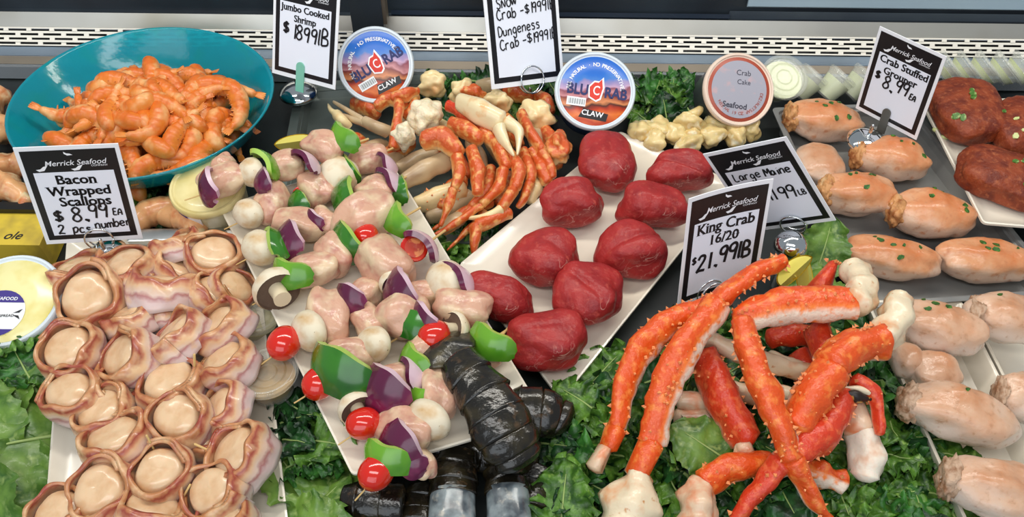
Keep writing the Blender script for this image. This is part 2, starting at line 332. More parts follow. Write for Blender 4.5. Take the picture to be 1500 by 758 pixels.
# handwriting: strokes on a 4x6 grid
HW = {'$': ['3.4,4.6 2,5.2 .7,4.4 1.2,3.2 2.8,2.8 3.4,1.6 2,.8 .5,1.5', '2,6 2,0'], '1': ['2,6 2,0'], '2': ['.6,4.6 1.4,5.9 2.9,5.6 3,4.2 1.8,2.2 .5,.3 1.5,.5 3.6,.2'],
 '8': ['3.2,5 2,6 .8,5 1.4,3.6 2.8,2.6 3.3,1 2,0 .7,1 1.3,2.6 2.8,3.8 3.2,5'], '9': ['3,4.6 2.2,3.2 .8,3.6 .8,5.3 2.2,6 3,5 2.9,3 2.6,0'], '.': ['.9,.2 1.3,.5 1.0,.0'],
 'E': ['3,5.6 1,5.6 .9,3 .9,.3 3,.2', '.9,3 2.6,3'], 'A': ['.5,0 1,4 2,5.6 3,4 3.4,0', '.8,2.2 3.2,2.2'], 'B': ['.8,0 .8,6 2.6,5.8 2.8,4 .9,3.1 3.1,2.6 3.3,.6 .8,0'], 'l': ['1.5,6 1.4,1 1.8,0'],
 'I': ['1.5,6 1.4,0'], 'p': ['1,3.6 1,-2', '1,3 2.4,3.8 3.2,2.4 2.2,.4 1,.8'], 'c': ['3,3.2 1.6,3.6 .8,2 1.4,.2 3.2,.6'], 'e': ['.8,1.8 3,2.2 2.4,3.5 1.1,3.2 .8,1.2 1.8,.1 3.2,.6'], 's': ['2.8,3.2 1.4,3.6 1,2.6 2.6,1.6 2.4,.2 .8,.3'],
 'n': ['.8,3.5 .8,0', '.8,2.4 2,3.6 2.9,2.8 3,0'], 'u': ['.8,3.5 .9,.8 2,0 3,1 3,3.5', '3,1 3.2,0'], 'm': ['.5,3.4 .5,0', '.5,2.6 1.4,3.6 2,2.6 2,0', '2,2.6 3,3.6 3.6,2.6 3.7,0'], 'b': ['.9,6 .9,0', '.9,2.6 2.4,3.6 3.2,1.8 2.2,.1 .9,.6'],
 'r': ['.9,3.5 .9,0', '.9,2.4 1.8,3.5 3,3.3'], 'S': ['3.2,5 2,5.8 .8,5 1.4,3.4 2.8,2.4 3,.8 1.8,0 .5,.8'], 'N': ['.6,0 .7,4.4 2.8,.3 3.2,4.6'], 'O': ['2,4.4 .7,3.2 .8,1 2,.1 3.2,1.2 3.2,3.3 2,4.4'], 'W': ['.3,4.4 1,.3 2,3 2.8,.3 3.8,4.5'],
 'C': ['3.3,4.8 1.8,5.6 .7,3.6 .8,1.4 2.2,.1 3.5,1'], 'a': ['2.9,3 1.8,3.7 .8,2.2 1.3,.3 2.6,.9 2.9,3 3.2,.1'], 'D': ['.8,0 .8,5.6 2.6,5 3.4,2.8 2.4,.5 .5,0'], 'g': ['2.9,3 1.8,3.7 .8,2.2 1.4,.5 2.8,1.2 2.9,3 2.8,-1.6 1.4,-2 .7,-1'], 'L': ['.9,5.8 .8,.3 3.2,.2'],
 'M': ['.3,0 .7,5.4 2,2 3.2,5.4 3.7,0'], 'i': ['1.5,3.4 1.6,0', '1.5,5 1.6,4.8'], '-': ['.6,2.4 3,2.6'], 'o': ['2,3.6 .8,2.4 1,.6 2.2,0 3.1,1.2 3,2.8 2,3.6'], "'": ['1.5,6 1.2,4.6'], ' ': []}
def hand(s, h, wd=.08, m=0, adv=.72, slant=.08, seed=0):
    """marker handwriting: baseline at 0, letters h high, ribbons in the xy plane"""
    rnd = random.Random(seed); mb = MB(); x = 0; k = h/6
    for ch in s:
        dy = rnd.uniform(-.25, .25); sc = rnd.uniform(.93, 1.07)
        for st in HW.get(ch, []):
            P = [tuple(map(float, q.split(','))) for q in st.split()]
            P = [Vector((x+(a+b*slant)*k*sc*adv*1.35, (b*sc+dy)*k, 0)) for a, b in P]; Q = catmull(P, 4)
            vs = []; r = h*wd*.5
            for i, p in enumerate(Q):
                T = (Q[min(i+1, len(Q)-1)]-Q[max(i-1, 0)]); T = T.normalized() if T.length > 0 else Vector((1, 0, 0)); nn = Vector((-T.y, T.x, 0))*r
                vs += [p+nn, p-nn]
            mb.add(vs, [(2*i, 2*i+1, 2*i+3, 2*i+2) for i in range(len(Q)-1)], m)
        x += k*(4.2 if ch not in "1I.il'" else 2.4)*adv*1.12
    mb.w = x; return mb
CW, CHt = .105, .14
def place2d(mb, x, y, rot=0, sc=1, z=0): return mb.tf(Matrix.Translation((x, y, z))@RZ(rot)@S(sc))
def sign_card(label, c, X, Z, scale, printed, hands, holder, bend=0, ringx=0, H=None, ring_r=.0155, group=None):
    Zv = Vector(Z).normalized(); Xv = Vector(X); Xv = (Xv-Zv*Xv.dot(Zv)).normalized(); Yf = Xv.cross(Zv)       # front normal, towards the shopper
    ctr = CAM+(Vector(c)-CAM)*scale; s = scale; hgt = H or CHt
    M = Matrix(((Xv.x, Zv.x, Yf.x, 0), (Xv.y, Zv.y, Yf.y, 0), (Xv.z, Zv.z, Yf.z, 0), (0, 0, 0, 1)))
    A = Matrix.Translation(ctr)@M@S(s)           # local x right, y up, z out of the front face
    bot = A@Vector((ringx, -hgt/2, 0)); root = thing('price_sign', label, 'sign', Matrix.Translation(Vector((bot.x, bot.y, max(.0, bot.z-.02)))))
    org = root.location.copy()
    def put(nm, mb, m, sharp=None, smooth=False, lab=None):
        if bend:
            for p in mb.v: p.z += bend*((p.x/(CW/2))**2-1)
        mb.tf(A); return part(nm, mb, m, root, org, smooth=smooth, sharp=sharp, label=lab)
    def slab(x0, x1, y0, y1, z, t=.0006):
        mb = MB(); n = 8; vs = []
        for i in range(n+1):
            x = x0+(x1-x0)*i/n; vs += [(x, y0, z), (x, y1, z), (x, y0, z-t), (x, y1, z-t)]
        fs = [];
        for i in range(n):
            a = 4*i; b = a+4; fs += [(a, b, b+1, a+1), (a+2, a+3, b+3, b+2), (a, a+2, b+2, b), (a+1, b+1, b+3, a+3)]
        fs += [(0, 1, 3, 2), (4*n, 4*n+2, 4*n+3, 4*n+1)]; return mb.add([Vector(v) for v in vs], fs)
    h2 = hgt/2; w2 = CW/2; yp = h2-.25*hgt
    put('card', slab(-w2, w2, -h2, h2, 0, .0012), WHITE)
    put('printed_border', slab(-w2+.0045, w2-.0045, -h2+.006, h2-.005, .0003), CARDBLK, lab='black printed border and header')
    put('printed_panel', slab(-w2+.0115, w2-.0115, -h2+.0125, yp, .0006), PANEL, lab='pale panel the price is written on')
    lg = MB(); lg.join(place2d(text_mb('Merrick Seafood', .0096, bold=.004, shear=.3, sx=.98), .004, h2-.0215, .02))
    lg.join(place2d(text_mb('COMPANY', .0032, sx=1.1), .028, h2-.0262))
    for (fx, fy, fs_, fr) in ((0, h2-.0105, .0045, -.35), (-.029, h2-.0275, .0065, .5), (.0065, h2-.028, .0065, .5)):     # little white fish shapes
        lg.join(place2d(MB().add([(-1, -.15, 0), (-.2, -.42, 0), (.9, .12, 0), (.2, .3, 0), (-.5, .15, 0), (-1.2, .4, 0)], [(0, 1, 2, 3, 4, 5)]), fx, fy, fr, fs_))
    for p in lg.v: p.z = .0007
    put('header_logo', lg, WHITE, lab='white shop name and small fish marks')
    if printed:
        tm = MB()
        for (tx, x, y, sz) in printed: tm.join(place2d(serif(tx, sz), x, y))
        for p in tm.v: p.z = .0009
        put('printed_lettering', tm, INK)
    hm = MB()
    for i, (tx, x, y, h, rot, wd) in enumerate(hands):
        q = hand(tx, h, wd*1.3, seed=i+len(tx)); place2d(q, x, y, rot); hm.join(q)
    for p in hm.v: p.z = .0011
    put('handwriting', hm, INK)
    hb = MB(); base = Vector((bot.x, bot.y-.004, bot.z))
    if holder == 'ring':
        T = A@Matrix.Translation((ringx, -h2+ring_r*.35, .004)); torus(ring_r, .0011, 36, 7, hb, M=T@RZ(0))
        T2 = A@Matrix.Translation((ringx, -h2+ring_r*.35, -.003)); torus(ring_r, .0011, 36, 7, hb, M=T2)
        part('wire_ring', hb, CHROME, root, org)
    else:
        T = A@Matrix.Translation((ringx, -h2+.006, 0)); cm = MB(); n = 10; vs = []
        for zz in (.0012, .003):
            for k in range(n+1):
                a = pi*k/n; vs.append(T@Vector((.0065*cos(a), .014+.0065*sin(a), zz)))
            vs += [T@Vector((-.0065, -.022, zz)), T@Vector((.0065, -.022, zz))]
        q = n+3; fs = [tuple(range(q)), tuple(range(2*q-1, q-1, -1))]+[(i, (i+1) % q, q+(i+1) % q, q+i) for i in range(q)]
        cm.add(vs, fs); part('clip', cm, mat('clip_plastic', holder, .25), root, org, sharp=30)
    return root, bot, org
# serif lettering: the built-in outline font thickened, with small slab feet added under and over stems
def serif(s, size):
    size *= 1.06
    mb = text_mb(s, size, bold=.006, sx=.97); q = MB()
    # find vertical stems from vertex columns, add serifs where a stem meets baseline, x-height or cap height
    vs = mb.v
    if not vs: return mb
    ymin = sorted(v.y for v in vs)[len(vs)//20]; seen = []
    for lev in (-.24, .14, .27, .49):
        pass
    # baseline of upright letters = most common low y
    from collections import Counter
    cy = Counter(round(v.y/size, 2) for v in vs); rows = [y for y, c in cy.most_common(8) if c >= 2]
    for yy in rows:
        xs = sorted({round(v.x/size, 3) for v in vs if abs(v.y/size-yy) < .011}); i = 0
        while i < len(xs)-1:
            wdt = xs[i+1]-xs[i]
            if .04 < wdt < .17:
                cx = (xs[i]+xs[i+1])/2*size; hw = (wdt/2+.085)*size; y = yy*size; t = .016*size
                q.add([(cx-hw, y-t, 0), (cx+hw, y-t, 0), (cx+hw, y+t, 0), (cx-hw, y+t, 0)], [(0, 1, 2, 3)]); i += 2
            else: i += 1
    base = MB().join(mb)
    for dx in (-.026, .026): mb.join(base, Matrix.Translation((dx*size, 0, 0)))
    mb.join(q); return mb
def disc_base(root, org, p, r, ball=False):
    mb = MB(); zz = max(.004, p.z)
    if ball:
        blob((r, r, r), p=2, amp=0, amp2=0, mb=mb, M=Matrix.Translation(p)); tube([(p.x, p.y, 0), (p.x, p.y, p.z)], [.007, .004], 10, (0, 1, 0), mb=mb, sub=1)
        part('ball_weight', mb, CHROME, root, org)
    else:
        lathe([(.0, -.006), (r*.9, -.006), (r, -.003), (r*.95, .001), (r*.6, .006), (r*.25, .009), (.0, .0095)], 36, mb, M=Matrix.Translation(p)); tube([(p.x, p.y, p.z), (p.x, p.y, p.z+.025)], [.003, .002], 8, (0, 1, 0), mb=mb, sub=1)
        part('disc_base', mb, CHROME, root, org)
r, b, o = sign_card('white card reading Bacon Wrapped Scallops, in front of the teal bowl', (-.482, -.010, .112), (.981, .184, -.067), (.06, .16, .98), .985,
    [('Bacon', .0, .0225, .0165), ('Wrapped', -.0, .0070, .0165), ('Scallops', .003, -.0075, .0165)],
    [('$', -.036, -.034, .016, 0, .15), ('8', -.018, -.036, .019, 0, .10), ('.', -.005, -.035, .02, 0, .2), ('99', .001, -.032, .019, 0, .10), ('EA', .027, -.029, .0095, 0, .14), ('2 pcs', -.036, -.052, .013, 0, .12), ('number', .004, -.047, .012, .06, .12)], 'ring', ringx=.006, H=.133)
disc_base(r, o, G(157, 372, .045), .024)
r, b, o = sign_card('tall white card reading Jumbo Cooked Shrimp right of the teal bowl', (-.288, .323, .095), (.916, -.398, .045), (.128, .397, .909), .93,
    [('Jumbo Cooked', .0, .0275, .0122), ('Shrimp', .0, .0140, .0122)],
    [('$', -.036, -.008, .016, 0, .16), ('18', -.022, -.013, .020, 0, .1), ('99', -.003, -.014, .021, -.0, .1), ('lB', .018, -.014, .021, 0, .1)], '7FC4AE', ringx=-.004)
disc_base(r, o, G(437, 134, .03), .027)
r, b, o = sign_card('white card with handwritten Snow Crab and Dungeness Crab prices', (.011, .216, .183), (.86, .47, -.22), (-.101, .576, .811), 1.08, [],
    [('SNOW', -.037, .023, .0125, .12, .1), ('Crab', -.038, .009, .0125, .12, .1), ('-$1999lB', -.005, .0135, .0125, .09, .1), ('Dungeness', -.038, -.010, .012, .12, .1), ('Crab', -.037, -.026, .0125, .12, .1), ('-$1999lB', -.005, -.0215, .0125, .09, .1)], 'ring', ringx=.004, ring_r=.0165)
disc_base(r, o, G(776, 150, .012), .022)
r, b, o = sign_card('white card with handwritten Large Maine, behind the King Crab sign', (.302, .042, .086), (.76, -.36, .50), (-.586, .147, .797), .95, [],
    [('Large', -.036, .0185, .0125, .03, .11), ('Maine', .004, .0185, .0125, .03, .13), ('$11', -.022, -.022, .019, .05, .1), ('99', .006, -.022, .019, .05, .1), ('LB', .029, -.019, .0085, .05, .16)], 'ring', ringx=.002)
disc_base(r, o, G(1158, 362, .07), .0195, ball=True)
r, b, o = sign_card('white card reading King Crab 16/20 standing behind the orange king crab legs', (.231, -.062, .101), (.917, .387, -.091), (-.025, .284, .959), .97,
    [('King Crab', .0, .0255, .0175), ('16/20', .0, .0085, .0165)],
    [('$', -.040, -.017, .010, 0, .16), ('21', -.033, -.029, .021, .04, .13), ('.', -.010, -.028, .02, 0, .2), ('99', -.004, -.026, .021, .04, .13), ('lB', .018, -.025, .021, .04, .13)], 'ring', bend=.004, ringx=-.008, ring_r=.017)
disc_base(r, o, G(1050, 452, .03), .02)
r, b, o = sign_card('white card reading Crab Stuffed Grouper at the back right', (.551, .319, .020), (.62, -.76, .08), (-.038, .086, .996), .88,
    [('Crab Stuffed', .001, .0270, .0148), ('Grouper', .0, .0110, .0148)],
    [('$', -.038, -.006, .013, 0, .18), ('8', -.024, -.016, .019, 0, .11), ('.', -.011, -.017, .02, 0, .2), ('99', -.004, -.013, .019, 0, .11), ('EA', .021, -.014, .0095, 0, .18)], '5B5A55', ringx=-.002)
disc_base(r, o, G(1270, 205, .05), .026)
# ---------------------------------------------------------------- round tubs with printed lids
def tub(label, u, v, z, r, az, el, L, rimm, bodym, face, deco, rim=.004, roll=0, taper=.86, name='round_tub', cat='tub'):
    c = G(u, v, z); n = Vector((sin(az)*cos(el), -cos(az)*cos(el), sin(el)))
    A = frame(c, Vector((cos(az), sin(az), 0)), n)@RZ(roll)       # z out of the lid, x right, y up the lid
    root = thing(name, label, cat, Matrix.Translation(Vector((c.x, c.y, max(0, c.z-r*cos(el)-L*sin(el)))))); org = root.location.copy()
    bd = lathe([(0, -L), (r*taper*.96, -L), (r*taper, -L+.003), (r*.965, -.010), (r*.965, -.004), (r*.5, -.003), (0, -.003)], 56); part('tub_body', bd.tf(A), bodym, root, org, sharp=40)
    rm = lathe([(r-.003, -.009), (r, -.009), (r+.0012, -.005), (r+.0008, -.0005), (r-.0005, .001), (r-rim*.7, .0008), (r-rim, -.0012), (r-rim-.001, -.0014), (0, -.0014)], 64)
    part('lid_rim', rm.tf(A), rimm, root, org, sharp=50)
    fc = lathe([(r-rim-.0015, -.0012), (r-rim-.002, -.0008), (r*.5, -.0008), (0, -.0008)], 64)
    fo = link('lid_print', mesh('lid_print', fc, face), root, Matrix.Translation(-org)@A)
    for nm, mb, m in deco(r):
        for p in mb.v: p.z += -.0004
        part(nm, mb.tf(A), m, root, org, smooth=False)
    return root
def arc_text(s, R, a0, a1, size, bold=.02):
    mb = MB()
    for i, ch in enumerate(s):
        if ch == ' ': continue
        a = a0+(a1-a0)*i/(len(s)-1); mb.join(text_mb(ch, size, bold=bold), Matrix.Translation((R*cos(a), R*sin(a), 0))@RZ(a-pi/2))
    return mb
LIDW = mat('white_lid_plastic', 'D9E4EC', .3)
NAVY = mat('navy_lettering', '16205E', .5); REDL = mat('red_logo', 'D8311E', .5); WHL = mat('white_print', 'F2F4F6', .5); BARC = mat('grey_barcode', '9FA6A8', .5)
CRABP = mat('crab_lid_print', '1C66C4', .3, ramp=('y', [(.0, 'C4471B'), (.0001, 'C4471B')], None))
def crab_print():
    m = CRABP; nt = m.node_tree; r = [n for n in nt.nodes if n.type == 'VALTORGB'][0]; tc = [n for n in nt.nodes if n.type == 'TEX_COORD'][0]; sp = [n for n in nt.nodes if n.type == 'SEPXYZ'][0]
    mp = nt.nodes.new('ShaderNodeMapping'); mp.inputs['Rotation'].default_value = (0, 0, 0); mp.inputs['Scale'].default_value = (10, 10, 10); mp.inputs['Location'].default_value = (.5, .5, 0)
    nt.links.new(tc.outputs['Object'], mp.inputs[0]); n = nt.nodes.new('ShaderNodeTexNoise'); n.inputs['Scale'].default_value = 5; nt.links.new(mp.outputs[0], n.inputs['Vector'])
    vm = nt.nodes.new('ShaderNodeVectorMath'); vm.operation = 'MULTIPLY_ADD'; nt.links.new(n.outputs['Color'], vm.inputs[0]); vm.inputs[1].default_value = (.22, .22, 0); nt.links.new(mp.outputs[0], vm.inputs[2])
    sub = nt.nodes.new('ShaderNodeVectorMath'); sub.operation = 'SUBTRACT'; sub.inputs[1].default_value = (.11, .11, 0); nt.links.new(vm.outputs[0], sub.inputs[0]); nt.links.new(sub.outputs[0], sp.inputs[0])
    e = r.color_ramp.elements; st = [(.0, 'E0662A'), (.10, 'C0401A'), (.16, 'E77A34'), (.24, 'B8391A'), (.30, '46201A'), (.34, 'D98A58'), (.42, '7B2A2C'), (.45, 'C98A8E'), (.52, '8A4858'), (.55, 'C3A0BE'), (.62, '8F86B8'), (.66, '3F7CCB'), (.74, '1E6CCB'), (1, '1A5FBE')]
    while len(e) < len(st): e.new(.5)
    for i, (p, c) in enumerate(st): e[i].position = p; e[i].color = srgb(c)
crab_print()
def crab_deco(tilt):
    def f(r):
        k = r/.05; R = RZ(tilt)
        a = arc_text('ALL NATURAL · NO PRESERVATIVES', .034*k, pi-.15+.15, .15, .0068*k)
        t = text_mb('BLU', .019*k, bold=.035, sx=.82).tf(Matrix.Translation((-.022*k, -.001*k, 0))); t9 = text_mb('RAB', .019*k, bold=.035, sx=.82).tf(Matrix.Translation((.026*k, -.001*k, 0)))
        wb = MB(); pts = [(-.006, -.008), (.002, -.012), (.0065, -.009), (.009, .004), (.007, .016), (.003, .011), (-.002, .011), (-.0075, .004)]
        white = MB().add([(x*k*1.25, y*k*1.18, -.0001) for x, y in pts], [tuple(range(8))]); red = MB().add([(x*k, y*k, 0) for x, y in pts], [tuple(range(8))])
        cc = text_mb('C', .017*k, bold=.01, sx=.75).tf(Matrix.Translation((.0015*k, 0, .0001)))
        bar = MB(); bar.add([(-.034*k, -.022*k, 0), (-.010*k, -.022*k, 0), (-.010*k, -.011*k, 0), (-.034*k, -.011*k, 0)], [(0, 1, 2, 3)])
        bb = MB(); x = -.032
        for i in range(14): bb.add([(x*k, -.020*k, .0001), (x*k+.0007*k*(1+i % 2), -.020*k, .0001), (x*k+.0007*k*(1+i % 2), -.013*k, .0001), (x*k, -.013*k, .0001)], [(0, 1, 2, 3)]); x += .0015
        cl = text_mb('CLAW', .0095*k, bold=.02).tf(Matrix.Translation((.000, -.030*k, 0))@RZ(-.05))
        bk = MB().add([(-.017*k, -.036*k, -.0001), (.018*k, -.038*k, -.0001), (.02*k, -.028*k, -.0001), (-.012*k, -.024*k, -.0001)], [(0, 1, 2, 3)])
        return [('arc_lettering', a.tf(R), WHL), ('first_word', t.tf(R), NAVY), ('second_word', t9.tf(R), NAVY), ('claw_backing', white.tf(R), WHL), ('claw_emblem', red.tf(R), REDL), ('emblem_letter', cc.tf(R), WHL), ('barcode_label', bar.tf(R), WHL), ('barcode', bb.tf(R), BARC), ('variety_backing', bk.tf(R), CARDBLK), ('variety_lettering', cl.tf(R), WHL)]
    return f
BLUEB = mat('blue_tub_print', '1B4E8E', .3, noise_=(30, '0E2E5C', .5, .6), noise2=(22, 'B4552A', .62, .68))
for q in (('round crab meat tub with blue printed lid beside the Jumbo Cooked Shrimp sign', 550, 95, .085, .0503, radians(2), radians(46), radians(0), radians(30)),
          ('round crab meat tub with blue printed lid standing behind the beef fillets', 872, 133, .085, .0520, radians(1), radians(57), 0, radians(-8))):
    tub(q[0], q[1], q[2], q[3], q[4], q[5], q[6], .062, LIDW, BLUEB, CRABP, crab_deco(q[8]), roll=0)
PINKW = mat('pale_lid_rim', 'F0D9C6', .3); GREYL = mat('grey_lid_label', 'A9A8B4', .35, noise_=(60, 'C3A9AE', .55, .65)); BROWNR = mat('rust_red_print', 'A84A34', .35); GREYB = mat('dark_grey_tub', '3E3D48', .35)
def grey_deco(r):
    d = lathe([(r*.80, 0), (0, 0)], 56); t = MB(); t.join(arc_text('NET WT 16 OZ PASTEURIZED', r*.66, pi*1.12, pi*1.88, .006, 0).tf(Matrix.Identity(4)))
    t2 = MB(); t2.join(text_mb('Crab', .010), Matrix.Translation((.010, .020, 0))@RZ(-.25)); t2.join(text_mb('Cake', .009), Matrix.Translation((.008, .008, 0))@RZ(-.25)); t2.join(text_mb('Seafood', .0105, bold=.02), Matrix.Translation((-.010, -.020, 0))@RZ(-.3))
    return [('lid_label', d, GREYL), ('lettering', t2.tf(Matrix.Translation((0, 0, .0003))), mat('dim_ink', '3C3A48', .5)), ('arc_lettering', t.tf(Matrix.Translation((0, 0, .0003))), BROWNR)]
tub('tub with a grey label and rust-red ring on its lid, dark grey sides', 1083, 131, .085, .0475, radians(14), radians(50), .062, PINKW, GREYB, BROWNR, grey_deco, rim=.0035)
# cream tub beside the first kebab
CREAMD = mat('cream_dip', 'EBDDA0', .35, noise_=(30, 'D9C67F', .4, .7), coat=.3); CLEARL = mat('clear_plastic', 'EEF0E6', .1, alpha=.20, coat=.6); CLEARB = mat('cloudy_tub_side', 'E4DCB4', .25, coat=.3)
PURP = mat('purple_label_print', '3A2C84', .45)
def dip_deco(r): return []
def side_label(root, c, r0, r1, zb, zt, a0, a1, m, nm='side_label'):
    mb = MB(); n = 14; vs = []
    for i in range(n+1):
        a = a0+(a1-a0)*i/n; vs += [c+Vector((r0*cos(a), r0*sin(a), zb)), c+Vector((r1*cos(a), r1*sin(a), zt))]
    mb.add(vs, [(2*i, 2*i+2, 2*i+3, 2*i+1) for i in range(n)]); return part(nm, mb, m, root, root.location.copy())
t = tub('deli tub of pale cream dip behind the first kebab skewer', 303, 272, .070, .044, 0, radians(84), .062, CREAMD, CLEARB, CREAMD, dip_deco, taper=.88, name='dip_tub')
c_ = G(303, 272, .070); side_label(t, c_, (.0385), .0422, -.050, -.014, radians(215), radians(268), WHL); side_label(t, c_, .0389, .0400, -.052, -.045, radians(215), radians(270), PURP, 'label_stripe'); side_label(t, c_, .0420, .0426, -.019, -.014, radians(222), radians(245), PURP, 'label_stripe')
t = tub('cream spread tub with a white and purple lid label at left edge', 12, 440, .060, .056, radians(0), radians(80), .052, LIDW, CLEARB, mat('butter_spread', 'EFE7A6', .3, noise_=(26, 'DCCB6A', .45, .7), coat=.5), lambda r: [
    ('lid_label', lathe([(r*.50, .0003), (0, .0003)], 48).tf(Matrix.Translation((-.006, -.016, 0))), WHL),
    ('label_band', MB().add([Vector((-.006+r*.5*cos(a), -.016+r*.5*sin(a), .0006)) for a in [radians(28+i*12.4) for i in range(11)]], [tuple(range(11))]), PURP),
    ('label_band', MB().add([Vector((-.006+r*.5*cos(a), -.016+r*.5*sin(a), .0006)) for a in [radians(222+i*9.6) for i in range(11)]], [tuple(range(11))]), PURP),
    ('lettering', place2d(text_mb('SEAFOOD', .0055, bold=.02), -.002, .0015, z=.0009), WHL), ('lettering', place2d(text_mb('SPREAD', .0045, bold=.01), .004, -.019, .05, z=.0009), INK),
    ('fish_mark', MB().add([Vector(p) for p in ((.010, -.0155, .0009), (.019, -.0105, .0009), (.0165, -.015, .0009), (.010, -.018, .0009), (.019, -.023, .0009), (.0165, -.0185, .0009))], [(0, 1, 2), (3, 4, 5)]), INK)], rim=.004, name='dip_tub')
# yellow packet at the left edge
pk = thing('yellow_packet', 'yellow packet with a dark top band at the left edge below the crab pieces', 'packet', Matrix.Translation(G(25, 350, .03).to_2d().to_3d()))
o_ = pk.location.copy(); c1 = G(20, 350, .03); q = MB(); box((c1.x-.01, c1.y+.01, .021), (.105, .06, .042), q); part('pack_body', q, mat('yellow_pack', 'D8BC3C', .4, noise_=(24, 'B39A3A', .45, .6)), pk, o_, smooth=False)
q = MB(); box((c1.x-.01, c1.y+.036, .045), (.108, .012, .008), q); part('dark_band', q, BLACK, pk, o_, smooth=False)
q = text_mb('ole', .017, bold=.012, shear=.4).tf(Matrix.Translation((c1.x+.006, c1.y-.006, .0424))); part('lettering', q, INK, pk, o_, smooth=False)
# clear portion cups
def sauce_cup(label, u, v, z, r, h, col, tilt=(0, 0), group=None, sq=False):
    n = Vector((tilt[0], tilt[1], 1)).normalized(); c = G(u, v, z); A = frame(c, (1, 0, 0), n); root = thing('sauce_cup', label, 'cup', Matrix.Translation(Vector((c.x, c.y, max(0, c.z-h)))), group); org = root.location.copy()
    cm = lathe([(0, -h), (r*.7, -h), (r*.72, -h+.001), (r*.95, -.004), (r*.93, -.004), (r*.69, -h+.002), (0, -h+.002)], 40); part('cup', cm.tf(A), CLEARL, root, org, sharp=40)
    fm = lathe([(0, -h+.0025), (r*.68, -h+.0025), (r*.88, -.011), (0, -.011)], 32); part('sauce', fm.tf(A), col, root, org, sharp=40)
    lm = lathe([(r*.97, -.006), (r*1.03, -.005), (r*1.03, .0), (r*.97, .0015), (r*.88, .0015), (r*.85, -.002), (r*.66, -.002), (r*.62, .0), (r*.58, -.002), (r*.36, -.002), (r*.33, -.0005), (r*.3, -.002), (0, -.002)], 44); part('lid', lm.tf(A), CLEARL, root, org, sharp=40)
AMBER = mat('amber_sauce', 'A8843C', .25, noise_=(60, '7E6430', .45, .7), coat=.3); PALES = mat('pale_sauce', 'CFC9A0', .3, noise_=(50, 'B6AE7C', .45, .7)); LIMES = mat('pale_lime_sauce', 'D6DDB0', .3)
sauce_cup('clear lidded cup of amber sauce beside the left edge of the kebab plate', 390, 545, .062, .031, .030, AMBER, (-.06, .1))
sauce_cup('clear cup of pale sauce half under the kebab plate, behind the amber one', 374, 462, .040, .026, .026, PALES, (.1, .2))
sauce_cup('large round clear cup lying right of the grey-labelled tub', 1150, 112, .060, .032, .036, LIMES, (.1, -.5))
for i, (u, v) in enumerate(((1196, 108), (1236, 110), (1272, 108))):
    sauce_cup(('clear portion cup of pale sauce, first right of the big round cup', 'clear portion cup of pale sauce, middle of the three tipped ones', 'clear portion cup of pale sauce half behind the grouper sign')[i], u, v, .045, .022, .040, LIMES, (.9, .5))
for i, u in enumerate((1398, 1424, 1452, 1480, 1506)):
    sauce_cup(('leftmost', 'second', 'third', 'fourth', 'rightmost')[i]+' of the clear portion cups lying in a row behind the marinated steaks', u, 96, .055, .027, .022, LIMES, (1, .15))
# ================================================================ food
rnd = random.Random(7)
ORD = ['first', 'second', 'third', 'fourth', 'fifth', 'sixth', 'seventh', 'eighth', 'ninth', 'tenth', 'eleventh', 'twelfth']
# ---------------------------------------------------------------- greens
KALE = mat('kale_green', '3C7A2C', .45, noise_=(40, '163C14', .40, .64), noise2=(90, '78A850', .6, .8), bump=(130, .5, .002), coat=.15)
KALED = mat('dark_kale_green', '2A5E2A', .45, noise_=(40, '0E2C12', .40, .62), noise2=(90, '5A8E4C', .62, .82), bump=(130, .5, .002), coat=.15)
KALEY = mat('yellow_kale_green', '5C8A2C', .45, noise_=(40, '274E16', .40, .64), noise2=(90, '9ABE5C', .6, .8), bump=(130, .5, .002), coat=.15)
LETT = mat('lettuce_green', '6C9038', .45, noise_=(30, '34601F', .42, .66), noise2=(60, 'A0B868', .55, .78), bump=(70, .4, .002), coat=.15)
RIBM = mat('pale_leaf_rib', '9DB56A', .5)
def leaf_mesh(seed, L, W, ruf, freq, mt, bend=.25, frill=1.0, ns=30, nt_=20):
    r = random.Random(seed); ph = [r.uniform(0, 6) for _ in range(6)]; mb = MB(); vs = []; uv = []
    for i in range(ns+1):
        s = i/ns; wd = W*(sin(pi*min(1, .06+s*.94)**.75)**.55)*(1 if s < .98 else .8)
        for j in range(nt_+1):
            t = -1+2*j/nt_; e = abs(t)**1.6
            wob = 1+frill*.16*noise.noise(Vector((s*9+seed, (t > 0)*7, 3)))*e+frill*.08*sin(s*60+ph[0])*e
            x = s*L-frill*.004*e*sin(t*9+ph[1]); y = t*wd*wob
            z = bend*L*(-(s-.45)**2)+.18*W*t*t*(1 if seed % 2 else -.6)
            z += ruf*e*(sin(freq*s+ph[2]+(2 if t > 0 else 0))+.7*sin(freq*1.9*s+ph[3]+t*3)+.8*noise.noise(Vector((s*14, t*5, seed))))
            z += ruf*.5*noise.noise(Vector((s*5, t*3, seed+9)))
            vs.append(Vector((x, y, z))); uv.append((s, .5+.5*t))
    n = nt_+1
    mb.add(vs, [(i*n+j, i*n+j+1, (i+1)*n+j+1, (i+1)*n+j) for i in range(ns) for j in range(nt_)], 0, uv)
    rib = MB(); tube([(-.02, 0, vs[nt_//2].z-.001)]+[vs[i*n+nt_//2]+Vector((0, 0, .0006)) for i in range(0, ns-2, 4)], [.0032, .0006], 6, rf=None, mb=rib, sub=2)
    return mesh('leaf_blade', mb, mt), mesh('leaf_rib', rib, RIBM)
KV = [leaf_mesh(i, .085+.008*i, .034+.003*i, .0115, 27, [KALE, KALED, KALEY][i % 3], frill=1.5) for i in range(6)]
LV = [leaf_mesh(10+i, .13, .055, .006, 17, LETT, frill=.6) for i in range(3)]
